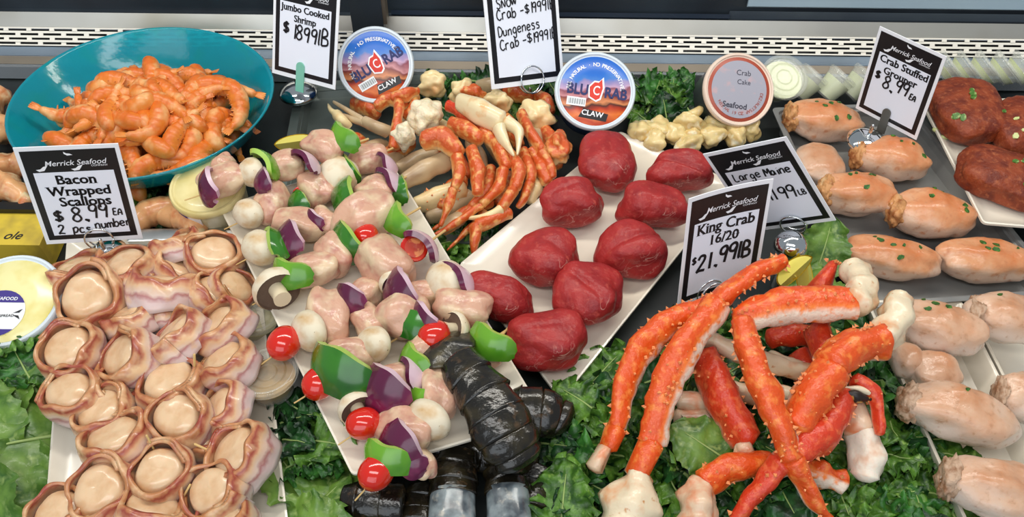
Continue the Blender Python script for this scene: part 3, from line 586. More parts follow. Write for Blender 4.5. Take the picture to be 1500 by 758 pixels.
def leaf(var, u, v, z, ang, tilt, roll, label, group, sc=1):
    c = G(u, v, z); M = Matrix.Translation(c)@RZ(ang)@Matrix.Rotation(-tilt, 4, 'Y')@Matrix.Rotation(roll, 4, 'X')@S(sc)@Matrix.Translation((-.045, 0, 0))
    t = thing('kale_leaf' if var in KV else 'lettuce_leaf', label, 'leaf', M, group); link('leaf_blade', var[0], t); link('leaf_rib', var[1], t)
ANC = [(910, 600, 'the leftmost king crab leg'), (960, 600, 'the second king crab leg'), (925, 740, 'the broad white crab end'), (885, 690, 'the leftmost pale crab tip'), (1020, 740, 'the round pale crab knuckle'), (1085, 600, 'the dark red crab leg'), (1110, 690, 'the bottom crab leg'),
 (1150, 640, 'the crossing of the crab legs'), (1200, 740, 'the long thin leg tip'), (1220, 690, 'the bottom red leg end'), (1265, 680, 'the pale crab leg end'), (1270, 590, 'the toothed pincer'), (1400, 720, 'the nearest grouper roll'), (1340, 600, 'the long cream plate'),
 (820, 620, 'the right lobster tail'), (745, 710, 'the bottom lobster tails'), (660, 430, 'the fillet plate corner'), (440, 600, 'the kebab plate rim'), (410, 650, 'the scallop plate rim'), (515, 700, 'the kebab plate corner'), (35, 500, 'the cream spread tub'), (65, 680, 'the scallop plate'),
 (873, 130, 'the second blue-lidded tub'), (1030, 150, 'the grey-labelled tub'), (960, 190, 'the pale shellfish heap'), (770, 130, 'the Snow Crab sign'), (680, 130, 'the crab knuckles'), (700, 350, 'the lowest crab leg tips'), (209, 290, 'the Bacon Wrapped Scallops sign'), (300, 290, 'the cream dip tub'),
 (1158, 360, 'the chrome ball'), (1050, 520, 'the second crab leg from the left')]
def scatter(VV, u0, u1, v0, v1, step, z0, z1, label, group, sc=1.0, skew=None, tilt=.5):
    v = v0
    k = 0
    while v <= v1:
        u = u0+(k % 2)*step*.5
        while u <= u1:
            if not skew or skew(u, v):
                leaf(rnd.choice(VV), u+rnd.uniform(-.25, .25)*step, v+rnd.uniform(-.25, .25)*step, rnd.uniform(z0, z1), rnd.uniform(0, 6.28), rnd.uniform(.0, tilt), rnd.uniform(-.5, .5), near(u, v, label, ANC), group, sc*rnd.uniform(.85, 1.15))
            u += step
        v += step*.8; k += 1
scatter(LV, -20, 50, 560, 790, 62, .022, .034, 'light green lettuce leaf', 'lettuce leaves at the left edge', .85, tilt=.3)
scatter(KV, 5, 70, 505, 560, 38, .030, .040, 'dark curly kale leaf', 'kale leaves under the spread tub', .6)
scatter(KV, 425, 500, 590, 700, 36, .022, .034, 'curly kale leaf between two plates,', 'kale leaves between two plates', .62, lambda u, v: u < 405+(v-560)*.72+20)
scatter(LV, 440, 520, 705, 790, 50, .016, .028, 'light green frilly leaf', 'light leaves below the kebab plate', .62, tilt=.3)
scatter(KV, 800, 1400, 640, 790, 47, .010, .030, 'curly kale leaf', 'kale leaves under the king crab', .72)
scatter(KV, 880, 1310, 480, 630, 48, .008, .020, 'shaded kale leaf low down', 'kale leaves deep in the crab pile', .8, lambda u, v: u > 870+(610-v)*.9)
scatter(KV, 1225, 1330, 560, 640, 36, .022, .04, 'curly kale leaf between crab and plate,', 'kale leaves beside the long plate', .7, lambda u, v: u < 1300+(v-560)*.35)
scatter(KV, 800, 900, 560, 660, 36, .02, .04, 'blue-green curly kale leaf', 'kale leaves by the lobster tails', .62, lambda u, v: u > 850-(v-560)*.3)
scatter(KV, 935, 1000, 130, 180, 26, .02, .035, 'dark green kale leaf', 'kale leaves behind the pale pieces', .55)
scatter(KV, 640, 820, 125, 160, 34, .012, .03, 'dark kale leaf at the back', 'kale leaves behind the crab legs', .55)
scatter(KV, 650, 720, 325, 370, 28, .008, .016, 'dark kale leaf in the gap', 'kale leaves in the gap below the crab', .5)
scatter(KV, 195, 250, 278, 310, 28, .016, .03, 'green leaf under the bowl', 'kale leaves under the bowl', .5)
scatter(LV, 1170, 1215, 385, 425, 30, .03, .05, 'pale green leaf', 'pale leaves by the chrome ball', .4)
leaf(LV[0], 1050, 665, .045, 2.6, .25, -.2, 'broad smooth green leaf standing out between the king crab legs', None, .6)
leaf(LV[1], 1205, 372, .05, 1.2, .6, .2, 'upright light green leaf right of the chrome ball', None, .55)
for i, (u, v) in enumerate(((985, 130), (975, 165), (990, 150))):
    leaf(KV[i], u, v, .04, 1.4+i*.5, .9, 0, 'bright green feathery leaf left of the grey-labelled tub', 'feathery leaves by the grey tub', .6)
# ---------------------------------------------------------------- cooked shrimp in the bowl
SHR = mat('cooked_shrimp_orange', 'EE8A3C', .4, ramp=('v', [(0, 'EBAE6C'), (.35, 'EA9C48'), (.75, 'E2832C'), (1, 'D8691C')], (120, .6)), noise2=(60, 'F0BC7C', .5, .75), sss=.1, coat=.12, bump=(200, .15, .001))
SHT = mat('shrimp_tail_red', 'D0702C', .4, noise_=(60, 'E8953C', .4, .7), coat=.3)
def shrimp_mesh(kind, i):
    arc = [2.6, 1.7, 3.4, 1.1, 2.2, .6][kind]; L = .068; R = L/arc; pts = []; N = 9
    for k in range(N):
        a = arc*k/(N-1); pts.append((R*sin(a), -R*(1-cos(a)), .0025*sin(k*.9)))
    cx = sum(p[0] for p in pts)/N; cy = sum(p[1] for p in pts)/N; pts = [(x-cx, y-cy, z) for x, y, z in pts]
    rf = lambda t, a: 1+.10*(((t*7) % 1)**.7)-.05
    b = tube(pts, [.0085, .0118, .0122, .0112, .0096, .0074, .0044], 14, (0, 0, 1), (1.0, .9), 5, .0008, 120, i, rf)
    b2 = MB(); d0 = Vector(pts[-1])-Vector(pts[-2]); d0.normalize(); p = Vector(pts[-1]); s = Vector((0, 0, 1)).cross(d0)
    for q in (-.3, -.1, .1, .3):
        d = (d0+s*q).normalized(); tube([p-d*.003, p+d*.006, p+d*.013+Vector((0, 0, .002*q))], [.0030, .0026, .0008], 6, (0, 0, 1), (.4, 1.25), 3, mb=b2)
    lg = MB()
    for k in range(2, 7):
        p = Vector(pts[k]); inn = Vector((-cx-p.x, -R-cy-p.y, 0)).normalized()
        for z in (-.003, .003): tube([p+inn*.006+Vector((0, 0, z)), p+inn*.012+Vector((.001, 0, z*1.4))], [.0014, .0006], 4, sub=1, mb=lg)
    return mesh('shell_body', b, SHR), mesh('tail_fan', b2, SHT), mesh('swimmerets', lg, SHT)
SV = [shrimp_mesh(k, k) for k in range(6)]
def shrimp(M, label, group, var, col=None):
    t = thing('cooked_shrimp', label, 'shrimp', M, group)
    for n_, me in zip(('shell_body', 'tail_fan', 'swimmerets'), var): link(n_, me, t)
    return t
HC = G(222, 188, .05); HC.z = 0
rowsS = [(.094, 5), (.066, 6), (.038, 7), (.008, 8), (-.022, 8), (-.052, 7), (-.080, 5)]
for lay in (0, 1, 2):
    for ri, (dy, n) in enumerate(rowsS):
        nn = n if lay == 1 else max(3, n-3)
        if lay == 2 and ri in (0, 6): continue
        hw = .112*sqrt(max(.05, 1-(dy/.112)**2))*(1 if lay < 2 else .75)
        for k in range(nn):
            x = -hw+2*hw*(k+.5)/nn+rnd.uniform(-.006, .006); y = dy*(1 if lay < 2 else .8)+rnd.uniform(-.008, .008)
            e = (x/.13)**2+(y/.118)**2; zt = .030+.062*max(0, 1-e)**.75
            px_, py_ = HC.x+x, HC.y+y; rr = sqrt((px_-BC.x)**2+((py_-BC.y)/.915)**2); fl_ = bowl_z(min(rr, .165))+.011
            z = max(fl_, [zt*.45, zt, zt+.012][lay] if lay else fl_)
            if rr > .150: continue
            N = Vector((x*4+rnd.uniform(-.35, .35), y*3.2+rnd.uniform(-.35, .35), 1)).normalized()
            M = frame((px_, py_, z), (cos(k*2.4+ri+lay), sin(k*2.4+ri+lay), 0), N)@S(rnd.uniform(.9, 1.12))
            row = 7-ri
            if lay == 1: lb = 'orange cooked shrimp, %s from left in the %s row from the front of the heap' % (ORD[k], ORD[row-1])
            elif lay == 2: lb = 'shrimp lying on top of the heap, %s from left, %s from the front' % (ORD[k], ORD[row-2])
            else: lb = 'orange cooked shrimp low down in the heap in the teal bowl'
            shrimp(M, lb, 'cooked shrimp heaped in the teal bowl' if lay == 1 else ('top shrimp in the bowl' if lay == 2 else 'low shrimp in the bowl'), SV[(k*5+ri*2+lay) % 6])
shrimp(frame(G(105, 165, .07), (-.5, -.6, .2), (.2, -.3, 1))@S(1.1), 'lone shrimp with raised tail at the left edge of the heap', None, SV[3])
shrimp(frame(G(330, 130, .085), (.8, .2, .2), (.3, -.3, 1))@S(1.1), 'shrimp poking out at the right edge of the heap', None, SV[5])
shrimp(frame(G(345, 155, .08), (.8, -.4, .1), (.3, -.3, 1))@S(1.1), 'second shrimp poking out at the right edge of the heap, below the other', None, SV[1])
BIGS = mat('pale_shell_on_shrimp', 'E6AC76', .35, noise_=(50, 'C66E3A', .46, .64), noise2=(60, 'E8D0A4', .54, .70), sss=.15, coat=.3, bump=(150, .2, .001))
for i, (u, v, z, a, lb) in enumerate(((235, 322, .03, .4, 'large pale orange shrimp left of the cream dip tub'), (268, 333, .032, -.6, 'large brown-shelled shrimp under the cream dip tub'), (5, 205, .03, 1.1, 'pale orange crab piece at the left edge, middle of three'), (-2, 160, .03, 1.8, 'pale cream crab piece at the left edge behind the others'), (12, 255, .04, .5, 'orange crab piece at the left edge just above the yellow packet'), (5, 290, .04, -.3, 'orange crab piece at the left edge, nearest of them'))):
    mb = tube([(-.03, -.004, 0), (-.012, .008, .004), (.012, .008, .004), (.03, -.006, 0)], [.010, .016, .015, .007], 18, (0, 0, 1), (1, .95), 7, .002 if i < 2 else .009, 60, i, lambda t, a: 1+.07*(((t*5) % 1)))
    single('shellfish_piece', mb, BIGS, lb, 'seafood', M=Matrix.Translation(G(u, v, z))@RZ(a)@S(1.1))
# ---------------------------------------------------------------- beef fillets
BEEF = mat('raw_beef_red', 'A82E2C', .40, noise_=(38, '8A2024', .40, .66, 4), noise2=(150, 'B84A40', .56, .76, 4), bump=(230, .5, .0018), coat=.06, sss=.04, spec=.35)
def marb(m):
    nt = m.node_tree; b = nt.nodes['Principled BSDF']; src = b.inputs['Base Color'].links[0].from_socket; tc = [n for n in nt.nodes if n.type == 'TEX_COORD'][0]
    n = nt.nodes.new('ShaderNodeTexNoise'); n.inputs['Scale'].default_value = 30; n.inputs['Detail'].default_value = 4; n.inputs['Distortion'].default_value = 1.2; nt.links.new(tc.outputs['Object'], n.inputs['Vector'])
    r = nt.nodes.new('ShaderNodeValToRGB'); e = r.color_ramp.elements; e[0].position = .487; e[0].color = (0, 0, 0, 1); e[1].position = .5; e[1].color = (.55, .55, .55, 1); k = e.new(.513); k.color = (0, 0, 0, 1)
    nt.links.new(n.outputs[0], r.inputs[0]); n2 = nt.nodes.new('ShaderNodeTexNoise'); n2.inputs['Scale'].default_value = 14; nt.links.new(tc.outputs['Object'], n2.inputs['Vector']); m2 = nt.nodes.new('ShaderNodeMapRange'); m2.inputs[1].default_value = .54; m2.inputs[2].default_value = .66
    nt.links.new(n2.outputs[0], m2.inputs[0]); ml = nt.nodes.new('ShaderNodeMath'); ml.operation = 'MULTIPLY'; nt.links.new(r.outputs[0], ml.inputs[0]); nt.links.new(m2.outputs[0], ml.inputs[1])
    mx = nt.nodes.new('ShaderNodeMixRGB'); nt.links.new(ml.outputs[0], mx.inputs[0]); nt.links.new(src, mx.inputs[1]); mx.inputs[2].default_value = srgb('E8B8A8'); nt.links.new(mx.outputs[0], b.inputs['Base Color'])
marb(BEEF)
fil = [(893, 236, 78, 104, 'standing at the back corner of the plate, taller than wide'), (993, 254, 92, 74, 'at the back right beside the Large Maine sign'), (838, 297, 96, 86, 'against the left rim, just in front of the tall back one'),
 (957, 303, 98, 84, 'on the right side, overlapping the one at the back right'), (799, 375, 94, 104, 'against the left rim, middle of that side'), (925, 367, 96, 102, 'nearest to the King Crab sign, with a deep cleft'),
 (731, 437, 92, 88, 'at the left corner of the plate beside the kebab plate'), (856, 430, 102, 112, 'in the centre front with a folded flap'), (800, 499, 116, 106, 'nearest the shopper at the front corner')]
for i, (u, v, wx, hy, lb) in enumerate(fil):
    k = px(u, v, .06); w_ = wx*k*.5; H_ = hy*k; hz = .026; ry = max(.022, (H_-2*hz*.62)*.5/.74)
    c = G(u, v, .034+hz*.95)
    def fn(q, d, i=i):
        cl = math.exp(-((d.x*cos(i)+d.y*sin(i)+.12*sin(i*2))**2)/.012)*max(0, d.z+.4)*(1 if i in (5, 7, 1) else .25); q = q.copy(); q.z -= .0032*cl; q.x *= 1-.05*cl*(i % 2)
        t = .14*(1 if i % 2 else -1); q.x += q.z*t*.5; return q
    mb = blob((w_*1.02, ry*1.02, hz*1.05), p=2.55, amp=.30, freq=1.0, seed=i*3+1, sub=5, amp2=.035, freq2=3.5, flatb=.93, fn=fn)
    single('beef_fillet', mb, BEEF, 'raw red beef fillet '+lb, 'beef fillet', M=frame(c, (1, .1*(i % 3-1), 0)), group='raw beef fillets on the plate')
# ---------------------------------------------------------------- marinated steaks
STK = mat('spice_rubbed_steak', '93401F', .5, noise_=(60, '6E2814', .4, .62, 6), noise2=(170, 'A85A36', .55, .75), bump=(260, .7, .002), coat=.08, spec=.35)
HERB = mat('chopped_green_herb', '4C7A2C', .45, noise_=(160, 'B5C47A', .5, .7)); ONIB = mat('pale_onion_bit', 'C9D08A', .4)
def flecks(root, M, c, dims, pts, m, size=.004, nm='herb_fleck', seed=0):
    """small flat chopped bits lying on the upper surface"""
    r = random.Random(seed)
    for (a, b) in pts:
        zz = sqrt(max(.02, 1-a*a*.9-b*b*.9)); p = Vector((a*dims[0], b*dims[1], zz*dims[2]*1.0)); n = Vector((a/dims[0], b/dims[1], zz/dims[2])).normalized()
        mb = MB(); k = 7; s = size*r.uniform(.6, 1.3); vs = []
        for z in (0, .0009):
            for q in range(k): an = 2*pi*q/k; rr = s*r.uniform(.45, 1); vs.append((rr*cos(an), rr*sin(an)*.75, z+.0006))
        fs = [tuple(range(k)), tuple(range(2*k-1, k-1, -1))]+[(q, (q+1) % k, k+(q+1) % k, k+q) for q in range(k)]
        part(nm, mb.add([Vector(v) for v in vs], fs), m, root, M=frame(p, (cos(a*9), sin(b*7), 0), n), smooth=False)
def snug(root_blob, p0, mb):      # height of the blob surface above (x, y)
    best = None
    for v in mb.v:
        d = (v.x-p0[0])**2+(v.y-p0[1])**2-max(0, v.z)*.002
        if v.z > -.002 and (best is None or d < best[0]): best = (d, v)
    return best[1] if best else Vector((0, 0, 0))
def seat_flecks(root, mb, pts, dims, m, size, nm, seed):
    r = random.Random(seed)
    for (a, b) in pts:
        p = snug(None, (a*dims[0], b*dims[1]), mb); n = Vector((p.x/dims[0]**2, p.y/dims[1]**2, p.z/dims[2]**2)); n = n.normalized() if n.length else Vector((0, 0, 1))
        q = MB(); k = 7; s = size*r.uniform(.6, 1.3); vs = []
        for z in (-.0006, .0012):
            for j in range(k): an = 2*pi*j/k; rr = s*r.uniform(.45, 1); vs.append((rr*cos(an), rr*sin(an)*.7, z))
        fs = [tuple(range(k)), tuple(range(2*k-1, k-1, -1))]+[(j, (j+1) % k, k+(j+1) % k, k+j) for j in range(k)]
        part(nm, q.add([Vector(v) for v in vs], fs), m, root, M=frame(p, (cos(a*9), sin(b*7), 0), n), smooth=False)
for i, (u, v, wx, hy, ang, lb, fp) in enumerate(((1416, 162, 104, 108, .1, 'at the back left of the plate with chopped herb on top', [(.1, .15), (.15, .3), (.0, .05), (-.75, -.5), (-.6, -.65), (.7, -.55)]), (1497, 188, 84, 104, -.2, 'cut by the right edge, touching the back left one', [(-.3, -.5), (-.5, -.7), (-.4, -.2)]), (1480, 262, 150, 88, -.45, 'lying nearest on the plate, long and slanting', [(.1, .35), (.3, .45), (-.1, .25), (.25, -.6)]))):
    k = px(u, v, .07); w_ = wx*k*.5; hz = .022; ry = (hy*k-2*hz*.5)*.5/.68; c = G(u, v, .048+hz*.9)
    mb = blob((w_, ry, hz), p=2.7, amp=.16, freq=1.5, seed=i*5+2, sub=4, amp2=.04, flatb=.9)
    t = thing('marinated_steak', 'spice-rubbed brown-red steak '+lb, 'steak', frame(c, (cos(ang), sin(ang), 0)), 'spice-rubbed steaks at the right'); part('meat', mb, STK, t)
    seat_flecks(t, mb, fp, (w_, ry, hz), HERB if i != 1 else ONIB, .0065, 'herb_fleck', i)
for i, (u, v) in enumerate(((1373, 190), (1385, 200), (1448, 200), (1475, 296))):
    q = blob((.006, .004, .003), amp=.4, seed=i, sub=2); single('chopped_onion_bit', q, ONIB, ('pale green onion bit on the left rim of the steak plate', 'second onion bit below it by the left rim of the steak plate', 'onion bit between the two back steaks', 'onion bit in front of the nearest steak')[i], 'garnish', M=Matrix.Translation(G(u, v, .053)), group='onion bits on the steak plate')
# ---------------------------------------------------------------- stuffed grouper rolls
GRO = mat('raw_grouper_pink_white', 'E9C6AE', .32, ramp=('Z', [(0, 'DDBFAC'), (.55, 'E2BEA2'), (.78, 'DE9F72'), (1, 'D07C48')], (38, .75)), noise2=(120, 'C98258', .56, .78), bump=(110, .6, .0018), coat=.2, sss=.12)
GRW = mat('pale_grouper_white', 'E6D2C2', .32, ramp=('Z', [(0, 'D6C4B8'), (.5, 'DECABA'), (.8, 'DCB496'), (1, 'CB9068')], (38, .6)), noise2=(150, 'B98A68', .58, .80), bump=(110, .6, .0018), coat=.2, sss=.12)
STF = mat('crab_stuffing', 'D49A62', .55, noise_=(90, '9A5A2C', .45, .65), noise2=(60, 'EBC795', .58, .7), bump=(160, .8, .003))
STF2 = mat('pale_crab_stuffing', 'C6A78C', .5, noise_=(90, '9C7050', .45, .65), bump=(160, .8, .003))
PARS = mat('parsley_green', '2E5A1E', .5, noise_=(200, '4F8A34', .45, .6))
gro = [(1206, 176, 106, 80, -.15, GRO, 0, .012, 'at the back left of the steel tray, before the clear cups', [(.1, .3), (.35, .55), (-.05, -.05), (.55, -.35), (.2, -.6), (-.3, .4)]),
 (1306, 233, 106, 82, -.22, GRO, 0, .012, 'just below the Crab Stuffed Grouper sign', [(.05, .2), (-.1, .7), (.4, .2), (.7, -.1)]),
 (1256, 284, 106, 92, -.12, GRO, 0, .012, 'in the second row from the back, at the left rim', [(.25, .55), (.35, .45), (-.35, .2), (-.2, .25), (.1, -.55)]),
 (1367, 315, 118, 92, -.2, GRO, 0, .012, 'against the right rim of the steel tray with a big crab-filled end', [(-.05, .6), (.1, .55), (.55, .0), (.6, -.3), (-.2, .2)]),
 (1305, 378, 134, 84, -.18, GRO, 1, .012, 'long and pale, at the front left of the steel tray', [(-.4, .5), (-.3, .2), (-.1, .0), (.1, .1), (.5, .1), (.05, -.6)]),
 (1442, 383, 136, 84, -.1, GRO, 1, .012, 'long, at the front right of the steel tray', [(-.2, .4), (-.1, -.1), (.05, .0), (.6, .3), (.1, .5)]),
 (1378, 480, 124, 98, -.35, GRW, 1, .030, 'pale white, at the back of the long cream plate', [(-.3, .4), (.0, .3), (-.4, .0), (-.5, .6)]),
 (1478, 470, 108, 100, -.3, GRW, 0, .030, 'pale, at the right edge behind the others on the cream plate', [(.2, .1), (.3, .2), (-.4, .5), (.25, .3)]),
 (1403, 606, 150, 106, -.32, GRW, 0, .030, 'white with a brown stuffed end, in the middle of the cream plate', [(-.1, .4)]),
 (1500, 582, 76, 98, -.2, GRW, 0, .030, 'cut by the right edge, beside the one in the middle', []),
 (1462, 718, 148, 116, -.3, GRW, 0, .030, 'nearest, at the bottom right corner', [])]
for i, (u, v, wx, hy, ang, mt, plain, zf, lb, fp) in enumerate(gro):
    k = px(u, v, .05); L_ = wx*k*.53; hz = hy*k*.36; ry = hz*1.05; c = G(u, v, zf+hz*.95)
    def fn(q, d, i=i):
        q = q.copy(); s = 1-.10*math.exp(-((d.x-.25+.25*d.y)/.07)**2)-.04*math.exp(-((d.x+.35)/.06)**2); q.y *= s; q.z *= s
        if d.x > 0: q.y *= 1-.10*d.x; q.z *= 1-.12*d.x
        return q
    mb = blob((L_, ry, hz), p=2.35, amp=.20, freq=1.5, seed=i*4+3, sub=4, amp2=.012, flatb=.93, fn=fn)
    t = thing('stuffed_grouper_roll', 'stuffed grouper roll '+lb, 'stuffed fish', frame(c, (cos(ang), sin(ang), 0), (0, 0, 1)), 'crab-stuffed grouper rolls'); part('fish_roll', mb, mt, t)
    if not plain:
        sb = blob((L_*.22, ry*.70, hz*.72), p=2.1, amp=.3, freq=2.5, seed=i+40, sub=4, amp2=.16, freq2=7, M=Matrix.Translation((-L_*.86, -ry*.12, hz*.04))); part('crab_stuffing', sb, STF if mt is GRO else STF2, t)
    seat_flecks(t, mb, fp, (L_, ry, hz), PARS, .0046, 'parsley_fleck', i)
for i, (u, v, wx, hy, lb) in enumerate(((1328, 528, 44, 48, 'small pale fish piece beside the white crab knuckle on the cream plate'), (1370, 545, 70, 60, 'pale smooth fish end lying between two grouper rolls'), (1200, 240, 70, 70, 'pale pink wet fish piece under the back grouper roll'))):
    k = px(u, v, .04); single('fish_piece', blob((wx*k*.5, hy*k*.55, .017), amp=.15, seed=i+70, sub=4, flatb=.9), GRW, lb, 'fish', M=Matrix.Translation(G(u, v, .043 if i < 2 else .025)))
# ---------------------------------------------------------------- pale shellfish heap by the fillet plate
PALEF = mat('pale_yellow_shellfish', 'E6CF92', .34, noise_=(40, 'D2AC62', .45, .7), noise2=(70, 'F2E8C8', .55, .7), bump=(90, .3, .002), coat=.3, sss=.15)
for i, (u, v, a, b) in enumerate(((940, 192, 30, 26), (966, 190, 32, 24), (990, 196, 34, 26), (1016, 192, 32, 26), (1042, 198, 38, 26), (1075, 196, 42, 22), (1008, 180, 30, 14), (1098, 190, 26, 20), (960, 206, 30, 20), (1050, 184, 34, 18), (1010, 212, 36, 18))):
    k = px(u, v, .04); mb = blob((a*k*.62, b*k*.75, .014), p=2.2, amp=.40, freq=1.5, seed=i+11, sub=4, amp2=.08, freq2=3.4)
    single('shellfish_piece', mb, PALEF, 'pale yellow shellfish piece behind the fillet plate, %s from the left' % ORD[i] if i < 6 else ('small pale yellow stick-like piece on the heap of shellfish', 'rightmost pale yellow piece by the Large Maine sign', 'low front left piece of the pale shellfish heap', 'pale yellow piece just below the grey-labelled tub', 'low front piece of the pale heap at the red fillet')[i-6], 'seafood', M=frame(G(u, v, .036 if i != 6 else .05), (cos(i), sin(i), 0)), group='pale shellfish pieces behind the fillets')
mb = tube([G(995, 178, .05), G(1015, 168, .056), G(1027, 160, .06)], [.006, .007, .005], 10, amp=.002, seed=3); single('shellfish_piece', mb, PALEF, 'pale finger-shaped piece sticking up left of the grey-labelled tub', 'seafood')
LEM = mat('lemon_yellow', 'F0C81C', .35, noise_=(60, 'E2B010', .5, .7), coat=.3, bump=(200, .2, .001)); LEMF = mat('lemon_flesh', 'EBDD6A', .3, coat=.4)
def wedge(u, v, z, a, lb, sc=1, tl=.5):
    t = thing('lemon_wedge', lb, 'lemon', frame(G(u, v, z), (cos(a), sin(a), 0), (0, -tl, 1))@S(sc)); o = MB(); f = MB(); n = 14; m_ = 8; R = .019
    vs = [];
    for i in range(n+1):
        th = pi*i/n
        for j in range(m_+1):
            ph = -.6+1.2*j/m_; vs.append(Vector((R*1.25*cos(th), R*sin(th)*sin(ph), -R*sin(th)*cos(ph))))
    o.add(vs, [(i*(m_+1)+j, i*(m_+1)+j+1, (i+1)*(m_+1)+j+1, (i+1)*(m_+1)+j) for i in range(n) for j in range(m_)]); part('rind', o, LEM, t)
    fv = []
    for ph in (-.57, .57):
        for i in range(n+1):
            th = pi*i/n; fv.append(Vector((R*1.17*cos(th), R*.95*sin(th)*sin(ph), -R*.95*sin(th)*cos(ph))))
    f.add(fv, [tuple(range(n+1)), tuple(range(n+1, 2*n+2))]); part('flesh', f, LEMF, t, smooth=False)
wedge(1166, 398, .085, .9, 'lemon wedge in front of the chrome ball, right of the other one', 1.0, .9)
wedge(1148, 392, .085, -.8, 'lemon wedge touching the end of the top king crab leg', .8, .9)
wedge(1185, 408, .07, 1.6, 'lemon wedge with pale green rind beside the red crab tip', .9, .6)
wedge(430, 208, .062, .2, 'yellow lemon wedge behind the kebabs by the steel pan', 1.05, .9)
# ---------------------------------------------------------------- bacon-wrapped scallops
SCA = mat('raw_scallop_cream', 'E2C19A', .3, noise_=(60, 'D2A67A', .42, .68), coat=.4, sss=.25, bump=(60, .1, .001))
BAC = mat('raw_bacon', 'E2B39C', .32, ramp=('v', [(0, 'DCCBC8'), (.30, 'D8BDB8'), (.42, 'B47A78'), (.52, 'DFC4B2'), (.70, 'E0B890'), (.80, 'C88464'), (.90, '9E4638'), (1, 'C28658')], (55, .6)), noise2=(48, 'E2BC90', .56, .72), coat=.4, sss=.2, bump=(80, .15, .001))
WOOD = mat('toothpick_wood', 'D9B777', .6)
def scallop_mesh(seed):
    r = random.Random(seed); R = .0225; sb = lathe([(0, .0125), (R*.5, .013), (R*.8, .0118), (R*.93, .008), (R*.97, 0), (R*.93, -.010), (R*.6, -.0125), (0, -.0125)][::-1], 28, wob=lambda a, i: 1+.05*sin(2*a+seed)+.03*sin(3*a+seed*2))
    for p in sb.v: p.z += .0012*noise.noise(p*90+Vector((seed, 0, 0)))
    bb = MB(); n = 64; m_ = 7; vs = []; uv = []; ph = [r.uniform(0, 6) for _ in range(5)]; turn = 2*pi*r.uniform(1.12, 1.3)
    for side in (0, 1):
        for i in range(n+1):
            a = ph[0]+turn*i/n; sp = .0035*i/n; top = .0148+.0030*sin(2*a+ph[1])+.0014*sin(5*a+ph[2]); bot = -.0155-.002*sin(3*a+ph[3])
            for j in range(m_+1):
                t = j/m_; z = bot+(top-bot)*t; th = .0036+.0008*sin(7*a+j)
                rr = R*1.0+sp+.0016*sin(4*a+ph[4]+t*2)*t+-(.0022*t*t*t)+.0035*sin(pi*t)*.5+(th if side else 0); rr *= 1+.05*sin(2*a+seed)
                vs.append(Vector((rr*cos(a), rr*sin(a), z))); uv.append((i/n, t))
    q = (n+1)*(m_+1); w_ = m_+1; fs = []
    for s in (0, q): fs += [(s+i*w_+j, s+(i+1)*w_+j, s+(i+1)*w_+j+1, s+i*w_+j+1) for i in range(n) for j in range(m_)]
    for i in range(n): fs += [(i*w_+m_, (i+1)*w_+m_, q+(i+1)*w_+m_, q+i*w_+m_), (i*w_, q+i*w_, q+(i+1)*w_, (i+1)*w_)]
    for j in range(m_): fs += [(j, j+1, q+j+1, q+j), (n*w_+j, q+n*w_+j, q+n*w_+j+1, n*w_+j+1)]
    bb.add(vs, fs, 0, uv); ep = ph[0]+turn; tp = MB(); d = Vector((cos(ep-.1), sin(ep-.1), 0)); sd = Vector((-d.y, d.x, 0))
    tube([d*R*1.25+Vector((0, 0, .026)), d*R*.8+Vector((0, 0, -.005))], [.0011, .0011], 6, (0, 1, 0), sub=1, mb=tp)
    return mesh('scallop_meat', sb, SCA), mesh('bacon_strip', bb, BAC), mesh('toothpick', tp, WOOD)
CV = [scallop_mesh(i+1) for i in range(6)]
# (u, v, size px, lean x, lean y, height, stick)
rowsC = [[(258, 364, 68, -.5, .9, .050, 0), (314, 378, 78, .15, .05, .052, 0)],
 [(118, 402, 76, -.2, .5, .046, 0), (190, 395, 78, -.2, .3, .050, 0), (262, 398, 70, .6, .5, .040, 0), (340, 425, 66, .9, .2, .045, 0)],
 [(132, 438, 98, .05, -.2, .056, 0), (240, 428, 92, .1, 1.3, .056, 0), (312, 432, 68, .8, .5, .048, 0)],
 [(110, 500, 62, .3, .3, .04, 0), (192, 470, 74, -.5, .6, .050, 1), (238, 462, 62, -.4, .8, .042, 0)],
 [(105, 517, 88, -.1, .0, .056, 0), (188, 525, 86, -.7, -.05, .060, 0), (264, 496, 86, -.8, .45, .060, 0), (326, 484, 84, -.8, .25, .056, 0)],
 [(106, 580, 84, -.15, .1, .054, 0), (172, 572, 66, .4, .5, .044, 0), (252, 566, 92, -.1, .2, .054, 1), (334, 535, 84, -.6, .35, .058, 0)],
 [(152, 607, 82, -.15, .2, .050, 0), (264, 614, 86, -.1, -.05, .064, 0), (330, 600, 78, -.9, .1, .054, 0)],
 [(172, 648, 92, -.2, .35, .056, 0), (300, 640, 70, .3, .3, .042, 0), (354, 668, 96, -.55, .15, .060, 1)],
 [(150, 722, 96, -.05, .0, .056, 0), (236, 694, 86, .05, .0, .062, 1), (318, 722, 92, -.35, .0, .056, 0)],
 [(90, 755, 84, -.1, .1, .050, 0), (222, 752, 92, .3, .7, .054, 1), (330, 775, 90, -.3, .2, .050, 0)],
 [(150, 800, 90, -.1, .1, .048, 0), (250, 805, 90, .2, .1, .048, 0)]]
